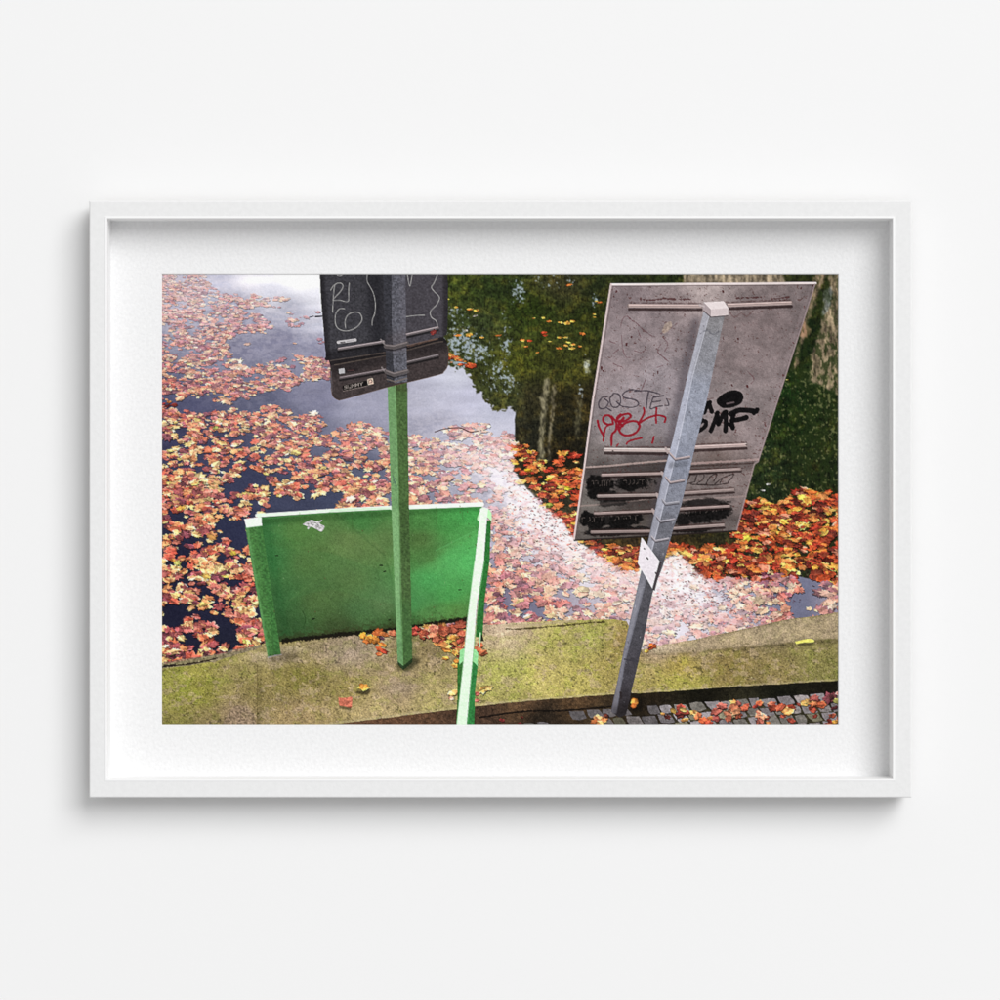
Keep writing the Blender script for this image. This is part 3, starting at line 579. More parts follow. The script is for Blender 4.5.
for (x, y, s, c) in [(432, 634, 7, (238, 120, 84)), (436, 638, 6, (230, 116, 80)), (444, 630, 8, (190, 88, 60)), (452, 628, 9, (178, 82, 58)), (460, 624, 9, (184, 84, 60)), (462, 632, 8, (196, 92, 64)), (452, 637, 7, (248, 156, 60)), (449, 640, 5, (214, 190, 80)), (447, 649, 6, (238, 130, 50)),
                     (455, 651, 5, (250, 170, 70)), (446, 657, 5, (248, 160, 60)), (455, 664, 5.5, (250, 170, 70)), (456, 660, 4, (240, 140, 50)), (478, 648, 6, (220, 110, 70)), (482, 652, 6, (224, 116, 70)), (480, 644, 5, (200, 90, 56))]:
    leaf(x, y, s, .72, col=c8(*c), w=0., shadow=.75, own=True, blob=rs.uniform(.25, .75), bright=.94, sat=.88)
shade([(356, 690), (372, 688), (368, 694), (356, 692)], .5, .8, kmask)
leaf(364, 685.5, 7, .62, rot=20, col=c8(236, 146, 50), w=0, shadow=.6, own=True, blob=.6, sat=.85)
sl_, m_ = fill(smooth([(338.8, 696), (345, 696.5), (352, 695.5), (352.5, 700), (351.5, 706.5), (346, 705), (340, 704), (339, 700)], 4), c8(206, 116, 92), LF+4900, 1, .35)
leafinfo.append((LF+4900, 9))
shade([(339, 704), (352, 706), (351, 709), (340, 707)], .4, .6, kmask)
for (x, y, s, c) in [(453, 691, 7, (250, 180, 96)), (451, 697, 4, (226, 150, 120)), (484, 688, 8, (250, 190, 90)), (488, 687, 6, (250, 200, 110)), (477, 692, 5, (196, 90, 80)), (476, 699, 4, (190, 90, 80)), (635, 703, 0, (0, 0, 0))]:
    if s: leaf(x, y, s, .7, col=c8(*c), w=0., shadow=.7, own=True, blob=rs.uniform(.3, .7), sat=.88)
for (x, y, s, c) in [(652, 644, 7, (238, 110, 50)), (650, 647, 4, (120, 50, 30)), (646, 650, 4, (244, 190, 80))]: leaf(x, y, s, .62, col=c8(*c), w=0., shadow=.5, own=True)
fill(smooth([(794, 640.5), (800, 639), (808, 637.5), (813, 639), (812, 641), (802, 641.5), (795, 643)], 3), c8(240, 230, 110), LF+4901, 1, .12); leafinfo.append((LF+4901, 8))
shade([(796, 643), (812, 642), (811, 644), (798, 645)], .3, .6, kmask)
heap([(660, 706), (842, 694), (842, 724), (650, 724)], 26, 2.5, 6.5)
for (x, y, s, c) in [(634, 700, 6, (236, 140, 50)), (633, 704, 5, (220, 110, 40)), (598, 717, 7, (240, 150, 90)), (603, 719, 6, (236, 130, 70)), (594, 720, 5, (230, 120, 60)), (600, 722, 6, (250, 170, 90)), (606, 714, 4, (90, 40, 30)), (502, 719, 4, (150, 50, 50)), (520, 722, 3, (120, 40, 40)), (522, 716, 2, (110, 40, 36)),
                     (680, 706, 8, (206, 80, 64)), (685, 711, 7, (196, 80, 60)), (682, 708, 5, (190, 150, 80)), (697, 715, 7, (236, 120, 70)), (703, 719, 7, (220, 90, 50)), (708, 721, 6, (200, 70, 44)), (715, 710, 8, (206, 100, 84)), (720, 704, 8, (214, 104, 90)), (716, 717, 6, (170, 76, 70)), (730, 712, 9, (240, 140, 100)), (733, 706, 8, (236, 130, 90)), (736, 710, 7, (250, 160, 110)), (728, 716, 6, (220, 110, 80)), (738, 702, 4, (180, 90, 80)),
                     (758, 702, 6, (226, 100, 60)), (754, 705, 4, (150, 50, 40)), (760, 714, 8, (244, 150, 110)), (758, 711, 5, (236, 130, 100)), (759, 720, 5, (220, 110, 90)), (770, 702, 6, (226, 110, 80)), (773, 706, 7, (200, 76, 50)), (784, 708, 9, (222, 124, 60)), (788, 709, 8, (246, 170, 90)), (780, 705, 7, (206, 90, 60)), (790, 705, 5, (190, 70, 50)),
                     (804, 701, 7, (246, 180, 90)), (808, 700, 6, (250, 190, 100)), (814, 701, 8, (228, 120, 70)), (820, 703, 7, (220, 100, 60)), (813, 696, 6, (200, 100, 90)), (816, 698, 5, (180, 84, 80)), (828, 697, 8, (110, 52, 60)), (832, 694, 6, (120, 60, 64)), (836, 700, 7, (196, 190, 90)), (838, 692, 5, (200, 120, 110)), (834, 706, 5, (96, 40, 46)), (830, 722, 6, (226, 110, 60)), (834, 720, 5, (250, 170, 60)), (828, 719, 4, (160, 50, 40)), (672, 709, 4, (206, 160, 70)), (678, 712, 5, (110, 40, 36))]:
    leaf(x, y, s, .72, col=c8(*c), w=0., shadow=.75, own=True, blob=rs.uniform(.25, .75), bright=.94, sat=.88)
# ---------- handrail beside the panel
fill([(484, 521), (491, 519), (489.5, 560), (484.5, 600), (482.5, 636), (475.5, 636), (480, 580)], c8(46, 112, 52), RAIL, 1, .2)
fill([(482.2, 634), (478, 633), (480, 640), (484, 640)], c8(26, 34, 22), RAIL, .9, .2)
fill([(476.8, 519), (479, 512), (488, 508), (491.8, 513), (491.6, 521), (488, 517.5), (482, 517), (478.4, 521)], c8(178, 232, 172), RAIL)
fill([(457.5, 662), (463, 660), (478, 662), (477.4, 668), (475, 690), (474.2, 724), (456.5, 724), (457.4, 690)], c8(58, 112, 52), RAIL, 1, .2)
fill([(471.5, 660), (478, 663), (475, 690), (474, 724), (466, 724)], c8(52, 126, 66), RAIL, 1, .2)
fill([(459.2, 663.5), (459.8, 649.5), (463, 647.5), (476, 648.5), (478, 652), (477.6, 665), (473, 660), (463.5, 659.5)], c8(146, 214, 148), RAIL, 1, .1)
fill([(480, 508.5), (483, 506.5), (488.2, 508), (486.8, 520), (483.8, 560), (477, 603), (472.2, 660), (466.4, 724), (456.6, 724), (463, 668), (467.4, 620), (474.8, 560), (479.4, 520)], c8(218, 244, 214), RAIL, 1, .05)
stroke([(484.2, 560), (477.6, 606), (473, 656), (467, 724)], .8, c8(130, 190, 130), .8)
stroke([(474.6, 560), (466.8, 622), (462.6, 668), (456.9, 722)], .8, c8(170, 216, 168), .8)
stroke([(480.2, 632), (479.2, 646)], 1.5, c8(180, 222, 176), .9)
# ---------- green sign post
shade([(397, 661), (413, 656), (422, 659), (408, 671), (397, 667)], .55, 1.6, kmask, (.06, .06, .03))
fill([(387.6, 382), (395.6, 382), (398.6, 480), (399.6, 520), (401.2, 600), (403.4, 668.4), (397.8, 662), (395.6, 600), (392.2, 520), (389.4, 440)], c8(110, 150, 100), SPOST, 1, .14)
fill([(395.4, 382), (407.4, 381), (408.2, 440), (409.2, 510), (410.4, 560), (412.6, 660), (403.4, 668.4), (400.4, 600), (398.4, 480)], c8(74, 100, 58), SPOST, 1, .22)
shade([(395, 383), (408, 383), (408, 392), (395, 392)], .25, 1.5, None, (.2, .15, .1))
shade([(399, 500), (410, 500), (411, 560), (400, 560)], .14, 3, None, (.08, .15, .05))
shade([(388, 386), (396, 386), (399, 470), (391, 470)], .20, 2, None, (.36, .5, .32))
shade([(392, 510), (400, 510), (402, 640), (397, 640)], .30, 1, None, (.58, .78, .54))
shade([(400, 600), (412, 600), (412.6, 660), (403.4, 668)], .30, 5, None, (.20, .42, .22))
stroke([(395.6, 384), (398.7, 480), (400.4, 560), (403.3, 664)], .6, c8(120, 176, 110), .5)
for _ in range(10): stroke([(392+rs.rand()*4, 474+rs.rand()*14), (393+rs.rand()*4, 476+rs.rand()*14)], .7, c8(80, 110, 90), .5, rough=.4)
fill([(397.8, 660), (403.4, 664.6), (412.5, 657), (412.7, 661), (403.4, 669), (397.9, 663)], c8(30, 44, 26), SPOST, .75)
# ---------- dark sign from behind (two plates) on that post
lo = smooth([(331.5, 365), (334, 361), (386, 350), (436, 337), (443, 337), (447, 342), (448, 352), (447.2, 366), (444, 371.5), (437, 375), (386, 387), (345, 399), (338.5, 400), (333.8, 396), (332, 388)], 4)
fill([(329, 360), (386, 351), (442, 336), (447, 342), (447, 348), (386, 360), (332, 372)], c8(40, 36, 38), SIGN1B)
lo = smooth([(330.6, 372), (331.4, 367.6), (335, 365), (386, 355.6), (436, 342.4), (443, 342.6), (447.4, 346), (448.6, 354), (447.8, 366), (444, 372), (437, 375.6), (386, 388), (345, 399.4), (338, 400), (333, 396), (331.4, 388)], 4)
fill(lo, c8(66, 58, 58), SIGN1B, 1, .20)
stroke([(335, 365.4), (386, 356.2), (436, 343), (443, 342)], 1.0, c8(126, 112, 100), .7, rough=.3)
shade([(331, 366), (448, 338), (448, 350), (331, 376)], .35, 2, None, (.08, .07, .08))
L_ = (ID == SIGN1B).astype(np.float32)
stroke(lo[24:], .8, c8(100, 74, 54), .45, idn=None)
stroke([(331.6, 372), (332.4, 392)], .8, c8(130, 124, 130), .5)
hi = smooth([(320, 268), (321.5, 300), (324, 330), (326.2, 354), (330.5, 361), (386, 351.5), (438, 338.5), (444, 336.5), (447.2, 331), (448, 300), (447.5, 268)], 4)
fill(hi, c8(64, 63, 68), SIGN1, 1, .22)
h_ = (ID == SIGN1).astype(np.float32)
shade([(318, 270), (324, 270), (331, 362), (325, 362)], .45, 1.2, h_, (.08, .07, .08))
shade([(443, 270), (449, 270), (449, 336), (443, 338)], .5, 1, h_, (.08, .07, .08))
shade([(404, 270), (448, 270), (446, 340), (404, 350)], .16, 3, h_, (.48, .42, .46))
shade([(366, 270), (384, 270), (386, 354), (372, 356)], .45, 4, h_, (.08, .08, .10))
shade([(326, 352), (386, 342), (386, 354), (328, 364)], .40, 2, h_, (.06, .05, .06))
stroke([(330.5, 361.3), (386, 352.8)], .9, c8(112, 100, 92), .6, rough=.3)
stroke([(408, 347.5), (438, 339.4)], .9, c8(112, 86, 72), .6, rough=.3)
CH = c8(172, 170, 168)
def chalk(P, w=.72, a=.85): stroke(smooth(P, 6), w, CH, a, rough=.18)
chalk([(344.6, 274), (341.5, 276.8), (338, 276.6), (336.5, 274)])
chalk([(333, 313), (333.6, 300), (334.5, 290), (336, 285), (341, 284), (343.4, 287), (341, 292), (335, 298.5), (333.6, 301), (340, 301), (348.4, 302), (348.9, 292), (349.6, 284)])
chalk([(331, 291), (334, 286.5), (337, 284.6)])
chalk([(345, 309.5), (340, 309.5), (336, 315), (335.8, 324), (339, 329.5), (346, 331.6), (353, 330), (359, 326), (362.4, 320), (360, 314), (354, 313), (348, 316), (345.4, 322), (346, 329)])
chalk([(367.5, 275), (367.4, 282), (370, 287), (373.6, 294), (375.6, 304), (375, 314), (372.8, 320), (372.4, 326)])
chalk([(407.4, 275), (410, 287), (412.4, 275)]); chalk([(438, 275), (434, 284), (431.5, 288), (434, 292), (439.4, 298), (437, 305), (430.6, 312), (431.5, 318), (436.5, 322), (437.6, 328)])
chalk([(405.6, 317.5), (415, 316.4), (424.6, 316)])
def bar(xa, ya, xb, yb, w=2.4, c=(136, 126, 128), a=1., sh=.7, dc=(24, 22, 24)):
    stroke([(xa, ya+w*.95), (xb, yb+w*.95)], w*.95, c8(*dc), sh, soft=.5)
    stroke([(xa, ya), (xb, yb)], w, c8(*c)*.78, a, soft=.3)
    stroke([(xa, ya-w*.28), (xb, yb-w*.28)], w*.34, np.clip(c8(*c)*1.3, 0, 1), a, soft=.25)
bar(339, 349.5, 384, 342.3, 2.6); bar(405.5, 335.6, 438, 328.4, 2.6)
bar(340.5, 378.3, 385.5, 370.3, 2.4, (116, 106, 108)); bar(406.5, 363, 438, 355.8, 2.4, (112, 104, 106))
for P in [[(381, 340), (385, 345)], [(382, 368), (386, 373)]]: stroke(P, 1.6, c8(140, 132, 132), .8)
leaf(433, 333, 4.2, .8, col=c8(130, 50, 50), w=0, shadow=.3, idn=SIGN1)
stroke([(338.6, 342.8), (355.6, 340.5)], 3.0, c8(186, 182, 184), 1, soft=.2); stroke([(341, 343), (345, 342.6)], 1.1, c8(70, 64, 66)); stroke([(347, 342), (354, 341)], .5, c8(130, 124, 128))
fill([(339, 369.5), (344.6, 368.6), (345.2, 373.4), (339.6, 374.4)], c8(176, 174, 176)); stroke([(347, 371.6), (357, 370)], 3.2, c8(40, 34, 36), .7, rough=.8); stroke([(348, 371), (354, 370.6)], .8, c8(104, 70, 70), .6)
fill([(342.4, 385.6), (366.6, 380.4), (367.8, 386.2), (343.6, 391.6)], c8(22, 20, 20)); stroke([(343.6, 391.4), (367.8, 386.2)], .6, c8(150, 136, 130), .8); stroke([(342.6, 385.8), (366.6, 380.6)], .5, c8(110, 98, 94), .6)
def seg(letters, x, y, w, h, sl_, lw, col, gap=1.3):
    G = {'S': [(1, .1), (.1, .1), (.1, .5), (.95, .5), (.95, .95), (0, .95)], 'A': [(0, 1), (.1, .1), (.9, .1), (1, 1), None, (.05, .6), (.95, .6)], 'M': [(0, 1), (0, .05), (.5, .6), (1, .05), (1, 1)], 'Y': [(0, .05), (.5, .5), (1, .05), None, (.5, .5), (.5, 1)], 'U': [(0, .05), (0, .95), (1, .95), (1, .05)]}
    for ch in letters:
        cur = []
        for p in G[ch]+[None]:
            if p is None:
                if len(cur) > 1: stroke([(x+a*w, y+b*h+sl_*(a*w)) for a, b in cur], lw, col, .9, soft=.15)
                cur = []
            else: cur.append(p)
        x += w*gap; y += sl_*w*gap
seg('SUMMY', 344.6, 386.2, 2.7, 3.2, -.21, .62, c8(150, 140, 134), 1.45)
fill([(367.6, 379.6), (373, 378.2), (374, 384), (368.4, 385.4)], c8(214, 180, 164)); stroke(smooth([(369.4, 384), (369.2, 381), (371.4, 380), (372.4, 381.8), (371, 383.2)]), .8, c8(70, 50, 48), .9)
# dark grey upper length of the post with its clamps
fill([(383.2, 268), (391.6, 268), (392.4, 330), (394.6, 383), (387, 382), (385, 330)], c8(58, 58, 64), SPOST, 1, .25)
fill([(391.4, 268), (405.6, 268), (406, 330), (407.6, 382), (394.4, 383.5), (392.2, 330)], c8(92, 92, 100), SPOST, 1, .30)
u = inpoly([(383, 270), (406, 270), (407.6, 383), (387, 383)], GX, GY).astype(np.float32)
shade([(400, 270), (406, 270), (407, 340), (402, 340)], .25, 2, u, (.45, .42, .46)); shade([(384, 336), (408, 330), (408, 352), (384, 352)], .22, 3, u, (.36, .30, .30))
for _ in range(26):
    x, y = rs.uniform(385, 405), rs.uniform(276, 380); stroke([(x, y), (x+rs.uniform(-.6, .6), y+rs.uniform(.3, 1.6))], .6, c8(126, 118, 118) if rs.rand() < .6 else c8(44, 42, 46), .5)
def clamp(P, y2, c=(112, 104, 104)):
    stroke([(p[0], p[1]+y2) for p in P], 1.3, c8(36, 32, 34), .7, soft=.4); stroke(P, y2*1.35, c8(*c)*.8, .95); stroke([(p[0], p[1]-y2*.35) for p in P], y2*.4, c8(*c)*1.15, .9)
clamp([(386, 346.8), (394, 347.6), (407, 344)], 3.2); clamp([(386.6, 372.2), (394, 375), (407.4, 371.6)], 3.2); stroke([(387, 379.6), (395, 382), (407, 378.6)], 1.3, c8(120, 108, 100), .75, rough=.4)
stroke([(407.6, 346), (437.5, 339)], 1.2, c8(120, 96, 84), .7, rough=.3)
# ---------- big sign from behind
S2 = [(610.8, 284.6), (814.8, 283.2), (757.2, 461.5), (753.4, 463.5), (735.6, 530.8), (573.4, 540.4), (584, 466), (592.6, 400)]
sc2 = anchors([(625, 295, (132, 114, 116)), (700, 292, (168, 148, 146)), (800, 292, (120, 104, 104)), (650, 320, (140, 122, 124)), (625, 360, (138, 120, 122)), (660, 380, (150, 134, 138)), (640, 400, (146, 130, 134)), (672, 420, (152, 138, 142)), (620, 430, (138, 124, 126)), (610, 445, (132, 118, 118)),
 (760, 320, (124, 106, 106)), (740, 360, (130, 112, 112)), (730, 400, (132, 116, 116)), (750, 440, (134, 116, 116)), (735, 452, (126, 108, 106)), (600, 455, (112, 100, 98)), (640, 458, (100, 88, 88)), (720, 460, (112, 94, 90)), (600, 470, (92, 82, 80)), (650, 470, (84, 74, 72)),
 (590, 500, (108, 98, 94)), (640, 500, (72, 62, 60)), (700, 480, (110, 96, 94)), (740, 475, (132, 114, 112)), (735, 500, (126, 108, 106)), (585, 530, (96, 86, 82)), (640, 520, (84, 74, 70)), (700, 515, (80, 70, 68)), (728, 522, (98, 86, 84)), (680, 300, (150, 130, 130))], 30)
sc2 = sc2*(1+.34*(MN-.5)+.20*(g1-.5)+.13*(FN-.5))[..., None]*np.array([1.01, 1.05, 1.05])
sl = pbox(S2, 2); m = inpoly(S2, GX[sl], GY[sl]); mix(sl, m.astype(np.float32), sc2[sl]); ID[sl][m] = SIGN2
sm = np.zeros_like(GX); sm[sl] = m
# the post's soft shadow on the plate, grime
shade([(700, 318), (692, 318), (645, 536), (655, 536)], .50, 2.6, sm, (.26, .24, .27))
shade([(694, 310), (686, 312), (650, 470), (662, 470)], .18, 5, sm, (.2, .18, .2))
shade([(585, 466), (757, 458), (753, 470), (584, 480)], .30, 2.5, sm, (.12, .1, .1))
rust = sst(.66, .72, fbm(4, 3.4, 701, 3, gain=.7))*sm
rz = np.clip(np.exp(-((GY-299)/5)**2)*.5+np.exp(-((GX-(811-.32*(GY-285)))/6)**2)*.45+.10+np.exp(-((GY-465)/14)**2)*.3, 0, 1)
rz = sst(.74, .80, fbm(2.2, 1.8, 711, 3, gain=.7)+.14*rz)*sm
C[:] = C*(1-.6*rz[..., None])+c8(78, 44, 40)*.6*rz[..., None]
for (x, y) in [(812, 286), (803, 307), (792, 343), (782, 375), (774, 396), (764, 424), (762, 437), (800, 288), (616, 292), (613, 297), (722, 292), (737, 339), (722, 338), (708, 383), (731, 385), (746, 386), (732, 413), (601, 368), (603, 371), (614, 370), (645, 372), (657, 372), (735, 430), (743, 283.5), (626, 344), (631, 337)]:
    stroke([(x, y), (x+rs.uniform(-.6, .6), y+rs.uniform(.6, 2))], rs.uniform(1.0, 1.8), c8(74, 30, 30), .85, rough=.7)
for P in [[(620, 328), (622, 320), (626, 317), (630, 320), (636, 324), (642, 330), (652, 337)], [(632, 322), (627, 317)], [(621, 336), (622, 348), (625, 357), (630, 358)], [(637, 330), (640, 338)], [(634, 351), (640, 353), (645, 350)], [(610, 342), (615, 344)], [(613, 364), (622, 368)], [(660, 345), (657, 352), (663, 358), (668, 362)],
          [(665, 330), (661, 334)], [(618, 350), (613, 354)], [(747, 372), (753, 379), (750, 384)], [(676, 324), (670, 329)], [(656, 368), (662, 366)], [(662, 338), (667, 344), (664, 352)], [(640, 392), (645, 380)]]:
    stroke(smooth(P), .8, c8(92, 56, 60), .55, rough=.5)
fill(smooth([(664, 325), (670, 322), (671, 328), (664, 334), (661, 332)], 3), c8(182, 160, 138), None, .5, .3)
stroke([(611.2, 285.4), (814.6, 284)], 2.2, c8(226, 212, 210), 1, idn=SIGN2); stroke([(612, 287), (812, 285.8)], .8, c8(88, 72, 72), .6)
stroke([(610.6, 285), (592.4, 400), (584, 466), (573.6, 539)], 1.8, c8(206, 188, 186), .95, idn=SIGN2)
stroke([(612.6, 288), (594.4, 400), (586, 466), (576, 536)], .9, c8(96, 80, 80), .5)
stroke([(814, 285), (757, 461.5), (753.4, 464), (735.8, 530)], 1.4, c8(164, 144, 146), .7)
stroke([(809, 289), (754, 458)], 3, c8(156, 140, 142), .3, soft=1.5)
stroke([(574, 539.8), (655, 535.4), (735.4, 530.4)], 1.6, c8(40, 32, 30), .9)
def bar2(xa, ya, xb, yb, w=3.4, c=(190, 168, 164)):
    stroke([(xa+.5, ya+w*.9), (xb+.5, yb+w*.9)], w*.7, c8(44, 30, 30), .75, soft=.5, rough=.3)
    stroke([(xa, ya-w*.75), (xb, yb-w*.75)], 1.0, c8(70, 46, 44), .55, soft=.4, rough=.8)
    stroke([(xa, ya), (xb, yb)], w, c8(*c)*.68, 1, soft=.25, idn=SIGN2)
    stroke([(xa, ya-w*.22), (xb, yb-w*.22)], w*.30, np.clip(c8(*c)*1.12, 0, 1), 1, soft=.2); stroke([(xa, ya+w*.22), (xb, yb+w*.22)], w*.26, c8(*c)*1.02, .9, soft=.2)
bar2(628.5, 306.5, 700, 307, 4.0); bar2(727, 306, 790, 303.6, 4.0)
for P in [[(640, 300), (650, 301), (662, 299.6), (690, 300.4)], [(735, 299), (760, 298)], [(770, 300), (788, 298)]]: stroke(P, 1.4, c8(74, 40, 40), .7, rough=1.1)
stroke(smooth([(728, 312), (734, 318), (740, 314), (746, 317), (752, 311)]), 1.2, c8(100, 74, 74), .5, rough=.9)
stroke(smooth([(585.5, 467), (610, 465.6), (640, 462.6), (666, 460.5)]), 1.8, c8(178, 156, 150), .75, rough=.4); stroke([(688, 463.6), (757, 459.4)], 2.2, c8(170, 146, 142), .75, rough=.6)
stroke([(688, 466.4), (752, 463)], 1.4, c8(54, 38, 36), .6, rough=.6); stroke([(586, 469), (664, 463.6)], 1.2, c8(60, 48, 46), .5, rough=.5)
stroke(smooth([(580, 505.6), (600, 504), (625, 501), (656, 498)]), 1.6, c8(150, 132, 126), .7, rough=.4); stroke([(676, 500), (745, 496)], 1.8, c8(152, 134, 130), .7, rough=.5)
# sprayed-over black patches
BK = c8(20, 18, 18)
def spray(x, y, rx, ry, a=.92, ang=-.06, seed=0):
    sl = box(x-rx*1.5, y-ry*1.8, x+rx*1.5, y+ry*1.8); u_ = GX[sl]-x; v = GY[sl]-y-ang*u_
    d = np.sqrt((u_/rx/1.12)**2+(v/ry/1.15)**2)+.8*(WN1[sl]-.5)+.35*(TN[sl]-.5)
    m = (1-sst(.78, 1.15, d))*a*sm[sl]; mix(sl, m, BK*(1+.8*(TN[sl]-.5))[..., None])
spray(592, 484, 6, 7, 1.); spray(605, 483, 6, 6, 1.); spray(626, 484, 6, 5, 1.); spray(637, 482, 8, 5, 1.); spray(585, 518, 5, 6, 1.); spray(597, 522, 6, 6, 1.); spray(618, 521, 6, 6, 1.); spray(632, 517, 6, 5, 1.); spray(598, 485, 12, 8); spray(601, 494, 14, 3.4, .85); spray(632, 483, 18, 6.5); spray(592, 492, 5, 5, .9)
spray(588, 519, 9, 6); spray(595, 524, 7, 6); spray(604, 520, 9, 4.5, .8); spray(621, 520, 10, 6.5); spray(632, 518, 8, 5.5); spray(612, 531, 24, 4, .9); spray(640, 529, 10, 3, .8); spray(612, 503, 14, 3, .6); spray(625, 498, 26, 2.6, .7)
spray(700, 516, 12, 6); spray(716, 512, 12, 6); spray(682, 518, 8, 6, .9); spray(700, 503, 24, 3.6, .7); spray(690, 529, 20, 3, .9); spray(722, 508, 7, 5, .8); spray(702, 472, 18, 2, .4)
def letters_(P, w, c, a=.85, r=.35): stroke(smooth(P, 5), w, c8(*c), a, rough=r)
for (xa, xb, y, sl0, hh) in [(590, 610, 484, -.04, 5.5), (622, 647, 483, -.05, 4.6), (581, 604, 520, -.05, 5), (612, 637, 519, -.07, 4.6), (684, 722, 513, -.14, 5)]:
    x = xa
    while x < xb:
        w_ = rs.uniform(2.0, 3.6); yy = y+(x-xa)*sl0; k = rs.randint(3)
        lp = [(x, yy+hh*.5), (x+w_*.1, yy-hh*.4), (x+w_*.9, yy-hh*.45), (x+w_, yy+hh*.1), (x+w_*.4, yy+hh*.5), (x+w_*.9, yy+hh*.35)][k:]
        letters_(lp, 1.7, (14, 12, 12), .9); letters_([(p[0]+.5, p[1]-.6) for p in lp[:3]], .6, (126, 114, 108), .55)
        x += w_*rs.uniform(1.0, 1.5)
for P in [[(684, 474), (690, 472), (687, 480), (683, 484), (693, 482)], [(694, 482), (697, 474), (703, 473), (702, 479), (696, 484), (706, 484)], [(705, 484), (710, 476), (716, 474), (713, 481)], [(714, 484), (721, 478), (719, 483)], [(720, 478), (733, 474), (727, 482)], [(690, 484), (712, 485), (728, 483)]]: letters_(P, 1.0, (40, 30, 30), .8)
bar2(604.5, 449.6, 669, 450.2, 4.0, (196, 178, 174)); bar2(691, 447.4, 745, 445, 3.8)
bar2(601.5, 474.8, 664, 473.2, 2.8, (168, 148, 144)); bar2(686, 471.6, 739.4, 469, 2.6, (168, 148, 144))
bar2(597.5, 495.8, 659, 494.6, 3.2, (160, 144, 140)); bar2(681, 492.8, 733, 489.6, 3.0, (160, 142, 138))
bar2(594, 513, 655, 510.6, 2.4, (166, 146, 142)); bar2(677, 508.6, 728.6, 505.8, 2.6, (164, 144, 140))
bar2(591, 531.6, 650, 530.6, 3.0, (150, 132, 128)); bar2(672, 528, 723, 524.6, 3.0, (158, 140, 136))
for (x, y) in [(666, 450), (662, 474), (657, 495.6), (653, 511)]: stroke([(x-1, y-2), (x+1, y+2.5)], 2.4, c8(168, 152, 150), .9)
for (x, y) in [(745, 445), (612, 451), (741, 468)]: stroke([(x, y), (x+.6, y)], 1.2, c8(60, 44, 44), .8)
# graffiti
GR = (70, 62, 70)
for P in [[(607, 397), (603, 397), (598.5, 402), (599, 408), (604, 408.6), (608, 403), (604, 399)], [(606, 408), (611, 411)], [(613, 394), (609.5, 399), (611, 406), (616, 407.5), (620, 403), (619, 395.5), (614, 393.5)], [(639, 391), (630, 390), (622.5, 394), (624, 398), (634, 400), (638, 404), (633, 407.4), (622, 406.6), (616, 402)],
          [(634, 391.4), (646, 391), (658.5, 394)], [(648, 391.5), (646.5, 400), (645.6, 408)], [(653, 396.6), (649.6, 408.6), (656, 407), (662, 406)], [(654, 397.4), (663, 396)], [(651.4, 402.6), (660, 401)], [(666, 399), (668, 405), (664, 406)]]: letters_(P, 1.35, GR, .9)
RD = (140, 22, 38)
for P, w in [([(597, 421), (598.5, 427), (601.5, 433), (603.4, 436)], 1.9), ([(603.4, 432), (603, 441)], 1.5), ([(611, 424), (605.6, 427), (603.6, 434), (602.6, 440)], 1.5), ([(612.5, 424), (607, 424.6), (602.6, 421), (603.6, 416.4), (608, 415.4), (611.6, 419), (612.5, 424)], 1.9), ([(611, 416.6), (615.6, 422), (615.4, 430), (611.4, 435), (611, 445)], 1.9),
             ([(617, 419), (622, 415), (628, 414), (630, 417), (625, 420.6), (618, 422), (616.6, 418), (620, 414.6)], 1.9), ([(619, 421), (618, 429), (622, 434.4), (629, 435.4), (636, 432), (639, 426), (636, 421.6), (629, 421.6), (622, 425), (619, 430)], 1.9), ([(623, 418), (619.6, 423), (622, 426)], 2.4),
             ([(643, 408), (643.6, 413), (640, 420), (637.6, 424), (643, 420.4), (650, 417), (658, 415.4), (664.6, 417.6), (664, 422)], 1.7), ([(656, 408.6), (655.4, 416), (655.6, 423)], 1.7), ([(641, 438), (634, 439.6), (628, 441.6), (626, 444)], 1.5), ([(653.4, 436.6), (651.6, 443)], 1.6), ([(618, 444), (616, 446)], 1.)]: letters_(P, w*1.22, RD, .93, .25)
BLK = (16, 14, 16)
def blk(P, w): letters_(P, w*1.5, BLK, .97, .3)
blk([(719, 401), (725, 396), (733, 393.6), (739, 396), (738, 401), (731, 404.4), (723, 405), (719, 402)], 4.4); blk([(723, 400), (734, 398)], 6)
stroke([(726, 404), (733, 402.6)], 1.6, c8(110, 96, 98), .8)
blk([(703.5, 412.5), (707.6, 403.6), (710, 409), (711, 412)], 3.0); blk([(705.6, 404), (709, 402.6)], 3)
blk([(697, 424.5), (701, 421.4), (705, 421.6), (704.6, 426), (700, 430), (696.6, 431.4)], 2.8); blk([(698, 423), (702, 420)], 2.2)
blk([(710, 431), (713.6, 422), (716.6, 413)], 3.0); blk([(716, 414), (717, 421), (717.6, 424)], 3.4); blk([(717.6, 424), (722.6, 414), (725, 412)], 3.2); blk([(725, 412), (725, 422), (724.6, 431)], 3.2)
blk([(732, 428), (731, 422), (733, 414)], 3.2); blk([(730, 414), (738, 410.4), (747, 410.6), (755, 411.6)], 3.6); blk([(753, 413), (756, 410)], 3.2); blk([(731, 420.6), (738, 419.6), (745.4, 417.6)], 3.4); blk([(732, 427), (727.6, 424)], 2.4)
